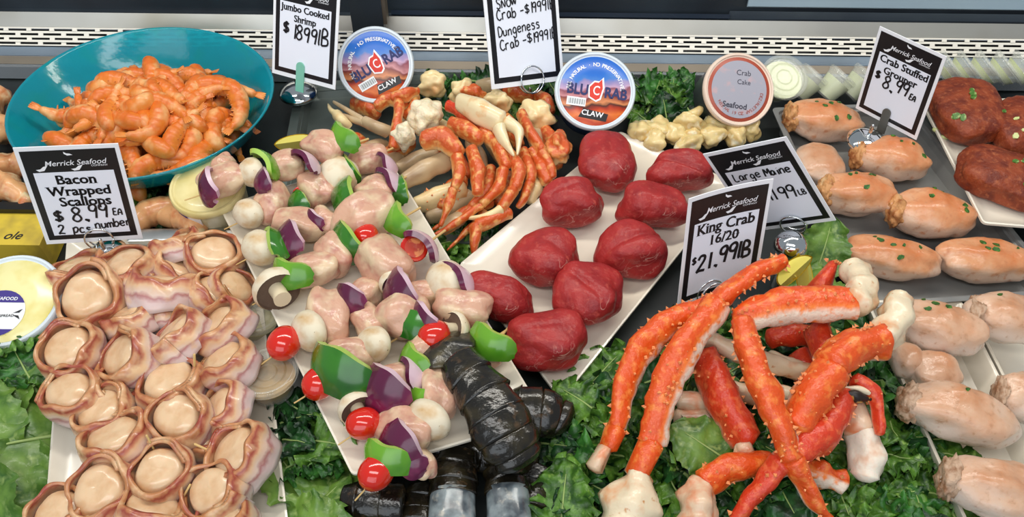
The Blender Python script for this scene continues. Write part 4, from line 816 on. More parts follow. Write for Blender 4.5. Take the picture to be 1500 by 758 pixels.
for ri, row in enumerate(rowsC):
    for ci, (u, v, sz, lx, ly, z, st) in enumerate(row):
        k = px(u, v, z); sc = sz*k/2/.0268; sc = min(sc, 1.32); M = frame(G(u, v, z+.004), (cos(u), sin(v), 0), (lx, ly-.12, 1))@S(sc)
        nm = '%sbacon-wrapped scallop, %s from left in the %s row from the back' % ('sideways ' if ly > .6 or abs(lx) > .75 else '', ORD[ci], ORD[ri])
        t = thing('bacon_wrapped_scallop', nm, 'scallop', M, 'bacon-wrapped scallops on the plate'); a = CV[(u+ri) % 6]; link('scallop_meat', a[0], t); link('bacon_strip', a[1], t)
        if st: link('toothpick', a[2], t)
# ---------------------------------------------------------------- kebab skewers
CHK = mat('raw_chicken_pink', 'D2A48A', .30, noise_=(60, 'B87468', .44, .62), noise2=(44, 'DEC4A2', .46, .60), bump=(80, .7, .003), coat=.25, sss=.12)
MUSH = mat('mushroom_white', 'E2D6BC', .5, noise_=(60, 'CBA878', .46, .70), noise2=(260, '6A5238', .70, .74)); GILL = mat('mushroom_gills', '6A5648', .6, bump=(200, .5, .002)); STEM = mat('mushroom_stem', 'E6D6B4', .5)
ONO = mat('red_onion_skin', '5A1A3C', .22, noise_=(40, '7E2A52', .5, .7), coat=.4); ONI = mat('red_onion_inside', 'D9BCC8', .3, noise_=(30, 'C08AA6', .5, .7), coat=.3)
PEP = mat('green_pepper_skin', '35781E', .18, noise_=(30, '1E5616', .45, .65), coat=.6); PEPI = mat('green_pepper_inside', 'A6C85A', .35, coat=.3)
PEPL = mat('light_pepper_skin', '6BA52A', .2, noise_=(30, '4C8A20', .45, .65), coat=.6)
TOM = mat('cherry_tomato_red', 'D2200E', .12, noise_=(20, 'E2441E', .5, .75), coat=.8); TOMC = mat('tomato_cut', 'C23A20', .3, noise_=(120, 'E88A50', .5, .6))
def patch(R, half, w, th, curl=.5, seed=0):
    """curved wedge: outer face material 0, the rest material 1"""
    n, m_ = 14, 6; vs = []; r = random.Random(seed); mb = MB()
    for s in (0, 1):
        for i in range(n+1):
            a = half*(-1+2*i/n); k = cos(a/half*pi/2)**.35*.8+.2 if abs(a) < half else .25
            for j in range(m_+1):
                t = -1+2*j/m_; rr = R-(th if s else 0); x = -rr*cos(a)+R*.6+curl*w*t*t*.5; vs.append(Vector((x, rr*sin(a), t*w*k*.5+.001*sin(5*a+seed))))
    q = (n+1)*(m_+1); w_ = m_+1
    mb.add(vs, [(i*w_+j, (i+1)*w_+j, (i+1)*w_+j+1, i*w_+j+1) for i in range(n) for j in range(m_)], 0)
    fs = [(q+i*w_+j, q+i*w_+j+1, q+(i+1)*w_+j+1, q+(i+1)*w_+j) for i in range(n) for j in range(m_)]
    for i in range(n): fs += [(i*w_+m_, (i+1)*w_+m_, q+(i+1)*w_+m_, q+i*w_+m_), (i*w_, q+i*w_, q+(i+1)*w_, (i+1)*w_)]
    for j in range(m_): fs += [(j, j+1, q+j+1, q+j), (n*w_+j, q+n*w_+j, q+n*w_+j+1, n*w_+j+1)]
    for f in fs: mb.f.append(list(f)); mb.m.append(1)
    return mb
def mushroom_mb():
    mb = MB(); lathe([(0, .011), (.006, .0105), (.012, .0075), (.0165, .001), (.0172, -.004), (.0155, -.0065)], 28, mb, 0)
    lathe([(.0155, -.0065), (.0145, -.0045), (.006, -.0025)], 28, mb, 1); lathe([(.006, -.0025), (.0055, -.010), (.0062, -.0145), (0, -.0145)], 16, mb, 2); return mb
CH_ = [mesh('chicken_chunk', blob((.0185+.002*(i % 3), .0155, .0140+.001*(i % 2)), p=3.0, amp=.34, freq=1.0, seed=i*2+5, sub=4, amp2=.05, freq2=2.4), CHK) for i in range(6)]
MU_ = mesh('mushroom', mushroom_mb(), [MUSH, GILL, STEM], sharp=50)
def half_mush():
    mb = MB(); pr = [(0, .011), (.006, .0105), (.012, .0075), (.0165, .001), (.0172, -.004), (.0155, -.0068), (.010, -.004), (.006, -.004), (.0055, -.010), (.0062, -.0145), (0, -.0145)]; n = 12; vs = []
    for i in range(n+1):
        a = pi*i/n
        for (r, z) in pr: vs.append(Vector((r*cos(a), r*sin(a), z)))
    k = len(pr); fs = [(i*k+j, (i+1)*k+j, (i+1)*k+j+1, i*k+j+1) for i in range(n) for j in range(k-1)]
    mb.add(vs, fs, 0)
    for j in range(k-1): mb.f.append([j, j+1, n*k+j+1, n*k+j]); mb.m.append(2)
    g_ = blob((.0035, .0012, .0028), p=2, amp=.2, amp2=0, sub=2, m=1, M=Matrix.Translation((.0105, -.0004, -.0035))); mb.join(g_); mb.join(g_, Matrix.Translation((-.021, 0, 0))); return mb
ON_ = [mesh('onion_piece', patch(.021, .95, .030, .004, .25, i), [ONO, ONI], sharp=40) for i in range(3)]
ONW_ = mesh('onion_piece', patch(.021, 1.0, .026, .0045, .2, 5), [ONI, ONO], sharp=40)
PE_ = [mesh('pepper_piece', patch(.024, 1.0, .024, .0042, .15, i), [PEP, PEPI], sharp=40) for i in range(3)]
PL_ = [mesh('pepper_piece', patch(.022, 1.0, .020, .0042, .15, i+4), [PEPL, PEPI], sharp=40) for i in range(2)]
TO_ = mesh('cherry_tomato', blob((.0155, .0135, .0135), p=2.1, amp=.03, amp2=0, sub=3), TOM)
def tomcut():
    mb = blob((.0135, .0135, .0135), p=2.1, amp=.02, amp2=0, sub=3, fn=lambda q, d: Vector((q.x, q.y, min(q.z, .003)))); lathe([(.0095, .0036), (.004, .0038), (0, .0036)], 20, mb, 1); return mb
TC_ = mesh('tomato_half', tomcut(), [TOM, TOMC])
def A_(x, y): return (270+x/2.614, 150+y/2.614)
def B_(x, y): return (330+x/2.117, 400+y/2.117)
ZP = ZB-.006
skw = [
 ('hindmost kebab skewer, starting with a dark onion piece over the dip tub', [('o', A_(92, 322), 1.15), ('c', A_(150, 300), 1.25), ('c', A_(150, 235), .8), ('m', A_(252, 268), 1.15), ('o', A_(300, 300), .8), ('l', A_(310, 235), 1.15), ('c', A_(395, 240), 1.15), ('w', A_(468, 225), 1.0), ('c', A_(535, 165), 1.35), ('l', A_(612, 135), 1.2)], None),
 ('second kebab skewer from the back with a sliced mushroom and a red tomato', [('m', A_(240, 428), 1.15), ('c', A_(335, 385), 1.45), ('k', A_(455, 360), .95), ('p', A_(440, 380), .8), ('c', A_(500, 325), 1.35), ('M', A_(590, 275), 1.5), ('p', A_(630, 260), .9), ('c', A_(700, 215), 1.35), ('w', A_(775, 235), .9)], A_(800, 180)),
 ('third kebab skewer from the back with a magenta onion piece', [('m', A_(285, 560), 1.35), ('p', A_(352, 540), 1.2), ('o', A_(398, 530), 1.25), ('c', A_(435, 470), 1.35), ('o', A_(492, 460), .8), ('c', A_(545, 455), 1.1), ('p', A_(625, 370), 1.2), ('c', A_(735, 345), 1.4), ('w', A_(790, 300), 1.1), ('p', A_(825, 335), .9)], A_(850, 290)),
 ('fourth kebab skewer from the back, ending in a light green pepper piece', [('H', A_(350, 708), 1.55), ('l', A_(410, 655), 1.3), ('c', A_(500, 640), 1.4), ('c', A_(575, 580), 1.35), ('p', A_(630, 535), 1.2), ('c', A_(695, 440), 1.75), ('t', A_(695, 512), 1.0), ('l', A_(820, 450), 1.2)], A_(905, 408)),
 ('fifth kebab skewer from the back with a tomato hanging over the rim', [('t', B_(183, 218), 1.25), ('m', B_(255, 182), 1.35), ('c', B_(320, 130), 1.55), ('o', B_(385, 85), 1.1), ('c', A_(690, 725), 1.2), ('c', A_(765, 610), 1.9), ('k', A_(880, 560), 1.15), ('w', A_(915, 545), 1.2)], A_(1000, 495)),
 ('sixth kebab skewer from the back with a long dark green pepper piece', [('t', B_(292, 342), 1.2), ('p', B_(355, 300), 1.7), ('c', B_(400, 250), 1.35), ('m', B_(455, 222), 1.25), ('c', B_(445, 160), 1.1), ('c', B_(560, 125), 1.7), ('H', B_(520, 25), 1.0), ('o', B_(540, 60), 1.35), ('c', B_(620, 60), 1.1), ('m', B_(680, 30), 1.45), ('w', B_(725, 15), 1.2)], B_(805, 35)),
 ('second nearest kebab skewer, tomato at its start and in its middle', [('t', B_(430, 468), 1.15), ('H', B_(405, 412), 1.15), ('o', B_(495, 368), 1.45), ('c', B_(540, 330), 1.35), ('w', B_(585, 310), 1.0), ('l', B_(590, 275), 1.1), ('c', B_(620, 240), 1.25), ('o', B_(612, 150), 1.15), ('p', B_(590, 165), 1.1), ('t', B_(648, 195), 1.15), ('M', B_(715, 175), 1.1), ('c', B_(730, 105), 1.35)], B_(872, 182)),
 ('kebab skewer nearest the shopper, tomato hanging over the plate corner', [('t', B_(468, 620), 1.18), ('l', B_(505, 572), 1.2), ('o', B_(540, 540), 1.25), ('c', B_(555, 480), 1.5), ('m', B_(625, 460), 1.35), ('c', B_(600, 590), .9), ('o', B_(575, 590), .8), ('l', B_(615, 390), .9), ('c', B_(655, 375), 1.3), ('c', B_(795, 245), 1.1), ('l', B_(825, 215), 1.3)], B_(900, 150))]
PN = {'c': 'chicken_chunk', 'm': 'mushroom', 'M': 'mushroom', 'H': 'mushroom', 'o': 'onion_piece', 'w': 'onion_piece', 'p': 'pepper_piece', 'l': 'pepper_piece', 't': 'cherry_tomato', 'k': 'tomato_half'}
cc = 0
for si, (lb, comps, tip) in enumerate(skw):
    ZP = ZB-.006+(.022 if si == 0 else 0)
    a0 = G(*comps[0][1], ZP+.02); a1 = G(*(tip or comps[-1][1]), ZP+.02); ax = (a1-a0); ax.z = 0; ax.normalize(); ang = atan2(ax.y, ax.x)
    root = thing('kebab_skewer', lb, 'kebab', Matrix.Translation((a0.x, a0.y, ZP)), 'kebab skewers on the plate'); org = root.location.copy(); cl = []
    for j, (ty, (u, v), sc) in enumerate(comps):
        rr = {'c': .0185, 'm': .017, 'M': .015, 'H': .012, 'o': .015, 'w': .015, 'p': .014, 'l': .014, 't': .0145, 'k': .013}[ty]*sc*(.9 if ty == 'c' else .8)
        z = ZP+min(rr, .026)+(.018 if ty in 'owpl' or (ty in 'tkH' and j > 2) else .010 if ty in 'tkmMH' else 0)
        sc *= .93 if ty == 'c' else 1.18 if ty in 'owpl' else 1; c = G(u, v, z); cl.append(c); cc += 1; jit = random.Random(cc*7)
        if ty == 'c': me = CH_[cc % 6]; R = RZ(jit.uniform(0, 6))@Matrix.Rotation(jit.uniform(-.5, .5), 4, 'X')
        elif ty == 'm': me = MU_; R = frame((0, 0, 0), (1, 0, 0), (-.9*cos(ang)+jit.uniform(-.3, .3), -.5*sin(ang)-.4+jit.uniform(-.3, .2), jit.uniform(.5, 1.0)))
        elif ty == 'M': me = MU_; R = frame((0, 0, 0), (1, 0, 0), (.1, -.25, .9) if si == 1 else (.6, .3, -.5))
        elif ty == 'H': me = MU_; R = frame((0, 0, 0), (1, 0, 0), (-.45, .75, -.12))
        elif ty == 'Q': me = HM_; zz = Vector((-.3, .5, .3)).normalized(); yy = Vector((-.1, .6, -.8)); R = frame((0, 0, 0), zz.cross(Vector((0, .66, -.75))) * -1, zz)
        elif ty in 'ow': me = ONW_ if ty == 'w' else ON_[cc % 3]; R = RZ(ang+(pi if ty == 'w' else 0)+jit.uniform(-.3, .3))@Matrix.Rotation(jit.uniform(.3, .7), 4, 'Y')@Matrix.Rotation(jit.uniform(-.4, .4), 4, 'X')
        elif ty in 'pl': me = PE_[cc % 3] if ty == 'p' else PL_[cc % 2]; R = RZ(ang+jit.uniform(-.3, .3)+(pi if cc % 3 == 0 else 0))@Matrix.Rotation(jit.uniform(.5, 1.0), 4, 'Y')@Matrix.Rotation(jit.uniform(-.6, .6), 4, 'X')
        elif ty == 't': me = TO_; R = RZ(ang+jit.uniform(-.4, .4))
        else: me = TC_; R = frame((0, 0, 0), (1, 0, 0), (.2, -.5, .9))
        link(PN[ty], me, root, Matrix.Translation(c-org)@R@(S(sc*jit.uniform(.95, 1.12), sc*jit.uniform(.88, 1.0), sc*jit.uniform(.85, 1)) if ty in 'mc' else S(sc)))
    h = ZP+.018; st = [a0-ax*.028-Vector((0, 0, .004))]+[Vector((c.x, c.y, h)) for c in (cl[0], cl[-1])]
    end = G(*tip, ZP+.014) if tip else cl[-1]+ax*.03
    p0 = Vector((a0.x, a0.y, h)); q = MB(); tube([p0-ax*.030+Vector((0, 0, -.006)), Vector((end.x, end.y, ZP+.016))], [.0008, .0015, .0015], 7, sub=1, mb=q, cap=.3); part('wooden_stick', q, WOOD, root, org)
# visible stick through the open mushroom
# ---------------------------------------------------------------- crab shells
def crabmat(name, top, mid, low, spot, rough=.33, wob=.25, p=(.25, .45, .62)):
    return mat(name, mid, rough, ramp=('v', [(0, low), (p[0], low), (p[1], mid), (p[2], top), (1, top)], (70, wob)), noise2=(110, spot, .5, .68), bump=(230, .6, .002), coat=.18, sss=.03)
KC = crabmat('king_crab_shell', 'DE5218', 'EA7430', 'EAD6C2', 'EE8238', p=(.33, .50, .66)); KCR = crabmat('deep_red_crab_shell', 'D03A1C', 'E0542E', 'E8B49A', 'E66A3C'); KCW = mat('king_crab_cream_underside', 'E8D6B6', .35, noise_=(45, 'E09458', .50, .72), noise2=(110, 'C98C54', .66, .74), bump=(120, .4, .002), coat=.3, sss=.1)
KCP = mat('pink_cream_crab_shell', 'E4C4A4', .33, noise_=(50, 'DC8458', .46, .66), bump=(120, .3, .002), coat=.3, sss=.1)
KMEAT = mat('white_crab_meat', 'ECE0CE', .4, noise_=(60, 'DDB090', .48, .7), bump=(140, .5, .002), sss=.2); TEETH = mat('blackened_claw_edge', '241A14', .4, noise_=(120, 'B98A3C', .55, .62))
SPINE = mat('pale_crab_spines', 'EE9A62', .4)
def spines(mbt, pts, radii, n, ln, seed, up=(0, 0, 1), spread=1.6):
    P = catmull(pts, 8); r = random.Random(seed); N = len(P)
    for q in range(n):
        t = r.uniform(.02, .98); i = min(int(t*(N-1)), N-2); c = P[i]; T = (P[i+1]-P[i]).normalized(); Sd = T.cross(Vector(up)).normalized(); Nn = Sd.cross(T); a = r.uniform(-spread, spread); rr = lerpl(radii, t)
        d = (Nn*cos(a)+Sd*sin(a)).normalized(); b = c+d*rr*.93; h = ln*r.uniform(.4, 1.15); w_ = h*.55; e = T*r.uniform(-.2, .5)
        vs = [b+T*w_, b+d.cross(T)*w_, b-T*w_, b-d.cross(T)*w_, b+(d+e).normalized()*h]; mbt.add(vs, [(0, 1, 4), (1, 2, 4), (2, 3, 4), (3, 0, 4)])
def E_(x, y, z): return G(840+x/1.954, 370+y/1.954, z)
def rpx(p, r): return r/1.954*px(750, 379+(p.y < 0)*200, p.z)
def kleg(label, segs, name='king_crab_leg', cat='crab leg', group=None, conv=E_, scl=1/1.954, amp=.0042):
    """segs: (part name, [(x, y, z)], [radius in crop px], material, spines, up)"""
    p0 = conv(*segs[0][1][0]); zmin = min(conv(*q).z for s in segs for q in s[1]); root = thing(name, label, cat, Matrix.Translation((p0.x, p0.y, max(0, zmin-.015))), group); org = root.location.copy()
    for k, sg in enumerate(segs):
        nm, pts, rad, m, ns = sg[:5]; up = sg[5] if len(sg) > 5 else (0, -.25, 1); fl_ = sg[6] if len(sg) > 6 else (1, 1)
        W = [conv(*q) for q in pts]; uvz = [(750, 379)]; R = []
        for q, r in zip([lerpl(W, i/(len(rad)-1)) for i in range(len(rad))] if len(rad) > 1 else W, rad):
            d = (q-CAM).dot(FW); R.append(r*scl*d/FPX)
        rf = lambda t, a: 1+.10*cos(2*a+.6)+.05*cos(3*a)+.16*max(0, abs(t-.5)*2-.72)
        mb = tube(W, R, 18, up, fl_, 8, amp*(2.2 if 'kn' in nm or 'sho' in nm or 'end' in nm else 1), 62, k+len(label), rf, cap=.35)
        part(nm, mb, m, root, org)
        if ns:
            sm = MB(); spines(sm, W, R, ns, .0042, k*7+len(label), up); o = part('spines', sm, SPINE, root, org, smooth=False, kind='stuff')
    return root
kleg('leftmost king crab leg, curving down to a pale tip by the kale', [('upper_segment', [(600, 25, .135), (500, 75, .13), (385, 165, .115)], [24, 30, 33], KC, 40), ('middle_segment', [(395, 150, .112), (255, 215, .10), (165, 330, .085), (125, 500, .065)], [30, 40, 42, 36, 30], KC, 60, (-.55, .1, .8)), ('joint', [(122, 505, .065), (100, 560, .058)], [32, 30], KC, 6), ('cut_end', [(95, 560, .058), (60, 620, .05)], [30, 24], KCP, 0)])
kleg('second king crab leg from the left, ending in a broad white cut end', [('middle_segment', [(415, 150, .12), (330, 260, .112), (265, 390, .095), (225, 545, .07)], [42, 44, 48, 44, 36], KC, 70, (-.9, .1, .6)), ('joint', [(225, 550, .07), (180, 640, .06)], [38, 34], KC, 10), ('knuckle', [(190, 640, .058), (165, 720, .05), (150, 790, .04)], [50, 88, 84], KCW, 0, (0, 0, 1), (.75, 1))])
kleg('king crab leg lying crosswise at the top, red above and white below', [('middle_segment', [(470, 195, .115), (600, 155, .12), (800, 150, .12)], [34, 46, 50, 44], KC, 50, (0, .75, .66)), ('knuckle', [(800, 150, .12), (828, 120, .12), (800, 50, .115)], [46, 52, 42], KCW, 0)])
kleg('long thin king crab leg running down the middle to the bottom edge', [('middle_segment', [(480, 205, .125), (520, 330, .12), (585, 480, .105), (630, 590, .09)], [38, 44, 46, 42, 36], KC, 60, (-.6, -.1, .8)), ('tip_segment', [(628, 595, .088), (670, 680, .07), (735, 770, .05)], [36, 28, 16], KC, 20)])
kleg('thick red king crab leg on the right with a white shoulder end', [('shoulder', [(935, 130, .125), (915, 200, .12), (880, 250, .118)], [40, 52, 48], KCW, 0), ('upper_segment', [(885, 255, .118), (790, 275, .118), (735, 330, .115)], [52, 58, 54], KC, 45), ('middle_segment', [(735, 335, .114), (680, 420, .105), (635, 500, .095)], [55, 60, 44], KC, 50, (-.1, -.5, .9))])
kleg('spiny red king crab leg crossing from the right down to the bottom edge', [('middle_segment', [(770, 410, .085), (700, 520, .085), (600, 600, .082)], [46, 60, 42], KCR, 60), ('tip_segment', [(595, 605, .08), (520, 690, .06), (450, 775, .045)], [36, 28, 15], KCR, 14)])
kleg('dark red king crab leg in the middle, ending in a pale frayed edge', [('middle_segment', [(375, 300, .065), (430, 420, .062), (495, 540, .055)], [46, 54, 46], KCR, 36), ('frayed_end', [(480, 560, .055), (510, 590, .05)], [44, 30], KCP, 0, (0, 0, 1), (.6, 1))])
kleg('orange king crab piece standing behind the crosswise leg', [('segment', [(695, 220, .085), (735, 340, .08)], [38, 34], KCR, 16)])
kleg('red king crab tip sticking up behind the crosswise leg', [('segment', [(745, 35, .11), (700, 110, .10)], [18, 34], KCR, 12)])
kleg('small crab pincer with dark toothed edge at the right of the pile', [('dark_finger', [(735, 398, .10), (800, 408, .10), (875, 425, .095)], [9, 14, 7], TEETH, 0), ('red_finger', [(800, 365, .10), (860, 410, .095), (878, 520, .08)], [22, 24, 14], KCR, 4), ('pale_rim', [(740, 385, .1), (810, 392, .102), (870, 412, .098)], [7, 9, 6], KCW, 0)])
kleg('pale cream king crab leg end at the right above the kale', [('upper_segment', [(800, 440, .07), (825, 510, .065)], [38, 44], KCP, 4), ('lower_segment', [(825, 515, .062), (842, 580, .055), (832, 640, .045)], [44, 52, 46], KMEAT, 0)])
kleg('king crab leg lying at the very bottom with a round pale knuckle', [('knuckle', [(358, 770, .045), (358, 700, .05), (370, 680, .05)], [60, 58, 46], KCP, 0), ('middle_segment', [(375, 665, .05), (450, 615, .055), (560, 605, .055)], [44, 44, 38], KC, 26), ('end_segment', [(560, 610, .055), (680, 620, .05), (775, 655, .045)], [36, 34, 28], KC, 20, (0, .9, .5))])
kleg('cream king crab leg under the two left legs, spotted brown', [('segment', [(375, 245, .075), (470, 285, .07), (580, 325, .06), (680, 345, .055)], [30, 26, 28, 26], KCW, 0)])
kleg('pale pink king crab leg low down left of the middle', [('segment', [(300, 425, .04), (400, 428, .04), (470, 410, .04)], [28, 30, 26], KCP, 0)])
kleg('pale king crab leg lying across the middle of the pile', [('segment', [(455, 400, .05), (560, 408, .05), (650, 420, .05)], [32, 32, 28], KCW, 0)])
kleg('pale grey-brown crab leg at the very bottom of the pile', [('segment', [(295, 470, .03), (380, 475, .03), (440, 490, .03)], [26, 28, 24], KCP, 0)])
kleg('dark red crab piece deep in the pile under the crosswise leg', [('segment', [(560, 250, .05), (640, 235, .055), (700, 250, .055)], [26, 34, 30], KCR, 8)])
kleg('cream crab claw finger deep in the pile behind the thick red leg', [('segment', [(560, 290, .06), (620, 325, .06), (690, 340, .055)], [14, 22, 12], KCW, 0)])
kleg('red crab leg behind the thick red leg, mostly hidden', [('segment', [(640, 300, .05), (690, 380, .05), (740, 470, .045)], [40, 44, 36], KCR, 10)])
# ---------------------------------------------------------------- Dungeness crab
DC = crabmat('dungeness_shell', 'CF5A26', 'E6944C', 'EBC990', 'EAAE66', wob=.75, p=(.3, .5, .8)); DCY = mat('cream_dungeness_shell', 'EED6A0', .33, noise_=(28, 'E39A55', .52, .75), bump=(120, .25, .0015), coat=.35, sss=.1)
DCW = mat('white_claw_shell', 'EEDCB0', .3, noise_=(50, 'E2A25C', .52, .74), coat=.4, bump=(100, .2, .001)); DMEAT = mat('lumpy_crab_meat', 'EFE3C4', .45, noise_=(60, 'D9BE8C', .48, .7), bump=(150, .9, .003), sss=.2)
DGR = mat('grey_brown_underside', 'C9B08A', .35, noise_=(24, '9C7A5C', .45, .7), coat=.3, bump=(90, .2, .001))
def K_(x, y, z): return G(560+x/2.527, 90+y/2.527, z)
def dleg(lb, segs, **k): return kleg(lb, segs, 'dungeness_crab_leg', 'crab leg', None, K_, 1/2.527, .0022)
U1 = (-.5, 0, .85)
dleg('curved orange crab leg with long yellow tip, nearest the fillet plate', [('thigh', [(470, 340, .075), (505, 400, .07), (490, 470, .065)], [22, 28, 22], DC, 0), ('shin', [(485, 475, .062), (440, 545, .055)], [24, 22], DC, 0), ('tip', [(440, 548, .055), (380, 575, .05), (300, 582, .045)], [20, 13, 4], DCY, 0)])
dleg('second curved orange crab leg, left of the one with the yellow tip', [('thigh', [(370, 255, .08), (430, 320, .078), (460, 390, .072)], [22, 27, 22], DC, 0), ('shin', [(445, 400, .07), (425, 470, .062), (370, 530, .055)], [25, 25, 18], DC, 0), ('tip', [(365, 535, .052), (270, 600, .045), (190, 645, .04)], [19, 14, 4], DC, 0)])
dleg('orange crab leg bent over the pale legs on the left of the pile', [('thigh', [(150, 295, .09), (220, 285, .092), (285, 340, .088)], [32, 46, 30], DC, 0), ('shin', [(278, 355, .086), (285, 410, .082), (265, 470, .075)], [26, 28, 20], DC, 0), ('tip', [(262, 475, .072), (240, 545, .062), (215, 610, .05)], [22, 18, 6], DC, 0)])
dleg('short thick orange crab leg in the centre of the pile', [('shin', [(330, 320, .088), (352, 400, .08), (352, 490, .07)], [22, 32, 20], DC, 0)])
dleg('orange crab leg pointing straight down at the front of the pile', [('thigh', [(470, 560, .045), (400, 590, .045), (350, 610, .045)], [26, 30, 26], DC, 0), ('tip', [(348, 610, .045), (345, 660, .04), (335, 712, .03)], [26, 22, 8], DC, 0)])
dleg('orange crab leg right of the curved ones with a narrow tip', [('thigh', [(520, 330, .066), (545, 400, .062), (545, 450, .058)], [22, 27, 22], DC, 0), ('shin', [(543, 455, .056), (530, 500, .05), (500, 540, .042)], [24, 20, 8], DC, 0)])
dleg('long orange crab leg on the right side of the pile', [('thigh', [(515, 190, .078), (545, 260, .075), (590, 330, .07)], [20, 24, 22], DC, 0), ('shin', [(590, 335, .068), (615, 380, .062), (632, 430, .055)], [23, 22, 14], DC, 0)])
dleg('rightmost short orange crab leg beside the fillet plate', [('thigh', [(550, 335, .06), (590, 400, .055), (610, 450, .05)], [26, 28, 20], DC, 0)])
dleg('red-orange crab leg lying behind the white claw', [('thigh', [(245, 165, .075), (310, 200, .08), (370, 250, .08)], [20, 26, 22], KCR, 0)])
dleg('thick pink-orange crab leg under the red one', [('thigh', [(255, 230, .08), (310, 255, .082), (365, 290, .08)], [28, 36, 28], DC, 0)])
dleg('yellow and orange crab leg standing at the left of the pile', [('thigh', [(60, 150, .085), (58, 210, .08), (40, 320, .06)], [20, 20, 24], DC, 0), ('knee', [(40, 140, .08), (90, 120, .085), (130, 115, .08)], [20, 24, 20], DC, 0)])
dleg('orange crab leg behind the white meat lump on the left', [('thigh', [(-20, 170, .06), (30, 140, .065), (90, 160, .07)], [22, 26, 24], DC, 0), ('shin', [(120, 130, .07), (110, 180, .07), (80, 200, .065)], [22, 24, 20], DC, 0)])
dleg('thin orange crab leg tip pointing left at the front of the pile', [('tip', [(400, 520, .04), (300, 560, .04), (185, 625, .035)], [26, 22, 5], DC, 0)])
dleg('thin orange crab leg tip over the kale gap', [('tip', [(380, 560, .035), (320, 620, .03), (240, 700, .025)], [20, 12, 3], DC, 0)])
dleg('orange crab leg low between the two curved ones', [('thigh', [(400, 400, .05), (390, 470, .048), (330, 540, .045)], [24, 26, 20], DC, 0), ('tip', [(325, 545, .045), (290, 590, .04), (230, 640, .03)], [20, 14, 5], DC, 0)])
dleg('broad cream crab leg lying on the left beside the kebab plate', [('thigh', [(75, 450, .055), (150, 405, .06), (240, 365, .06)], [26, 40, 34], DGR, 0)])
dleg('cream crab leg with a row of teeth, under the bent orange leg', [('thigh', [(125, 530, .035), (200, 505, .04), (300, 470, .045)], [30, 40, 34], DCY, 16)])
dleg('pale underside crab leg below the toothed one', [('thigh', [(170, 575, .02), (250, 550, .025), (330, 500, .03)], [30, 36, 30], DGR, 0)])
dleg('pinkish crab leg just behind the toothed cream one', [('thigh', [(60, 400, .03), (130, 360, .035), (200, 340, .04)], [26, 30, 26], DGR, 0)])
dleg('orange crab leg at the right rear under the shell pieces', [('thigh', [(600, 260, .04), (640, 320, .04), (640, 390, .035)], [28, 40, 26], DC, 0)])
dleg('low orange crab leg in the middle of the pile', [('thigh', [(300, 440, .04), (250, 470, .04), (220, 540, .035)], [30, 30, 26], DC, 0)])
def claw(lb, P0, P1, tips, r0, r1, m, z):
    a = [(P0[0], P0[1], z-.004), ((P0[0]+P1[0])/2, (P0[1]+P1[1])/2, z+.004), (P1[0], P1[1], z)]
    sg = [('palm', a, [r0, r1, r1*.85], m, 0)]
    for i, tp in enumerate(tips): sg.append(('claw_finger', [(P1[0]+tp[0], P1[1]+tp[1], z), (tp[2], tp[3], z-.004), (tp[4], tp[5], z-.010)], [r1*.58, r1*.44, 4], m, 0))
    return kleg(lb, sg, 'crab_claw', 'crab claw', None, K_, 1/2.527, .0009)
claw('large cream-white crab claw on top of the crab pile', (290, 150), (440, 225), [(18, 0, 505, 260, 500, 345), (-8, 22, 450, 290, 487, 350)], 30, 48, DCW, .095)
claw('pointed cream claw between the kebabs and the blue-lidded tub', (20, 260), (-60, 225), [(-10, -5, -130, 180, -180, 150), (-5, 5, -110, 215, -150, 195)], 26, 26, DGR, .06)
claw('small orange and cream claw behind the kebab plate', (-130, 240), (-165, 200), [(-5, -5, -190, 180, -200, 160)], 22, 24, DCY, .055)
for i, (x, y, ang, L, m) in enumerate(((110, 240, .4, 120, DGR), (210, 330, -.5, 130, DC), (280, 380, .9, 120, DC), (350, 360, 1.2, 130, DGR), (420, 330, 1.0, 130, DCY), (480, 260, 1.1, 120, DC), (330, 190, .3, 120, DGR), (230, 260, .8, 100, DCY), (560, 280, 1.3, 100, DGR), (380, 470, 2.2, 120, DCY), (450, 480, 2.0, 110, DC), (60, 330, -.4, 110, DC), (20, 380, -.5, 100, DGR), (-40, 330, -.3, 110, DGR), (-60, 180, .5, 100, DC), (-100, 300, .4, 90, DC), (260, 600, 2.5, 100, DGR), (560, 480, 1.9, 90, DCY), (500, 130, .3, 90, DC), (0, 110, -.2, 90, DC), (400, 100, .1, 90, DGR), (600, 160, .9, 80, DC))):
    dx, dy = cos(ang)*L/2, sin(ang)*L/2
    dleg('crab leg low in the pile, '+('orange' if m is DC else 'grey-brown' if m is DGR else 'cream')+', '+near(560+x/2.527, 90+y/2.527, 'lying', [(623, 170, 'the white meat lump'), (720, 160, 'the large white claw'), (785, 170, 'the yellow knuckle'), (660, 330, 'the lowest leg tips'), (590, 260, 'the toothed cream leg'), (650, 220, 'the bent orange leg'), (700, 260, 'the short thick leg'), (760, 270, 'the curved legs'), (520, 180, 'the pointed claw'), (550, 130, 'the first blue-lidded tub'), (770, 120, 'the Snow Crab sign'), (815, 200, 'the rightmost knuckle')]),
        [('thigh', [(x-dx, y-dy, .032), (x+6, y-6, .038), (x+dx, y+dy, .030)], [24, 32, 22], m, 0)])
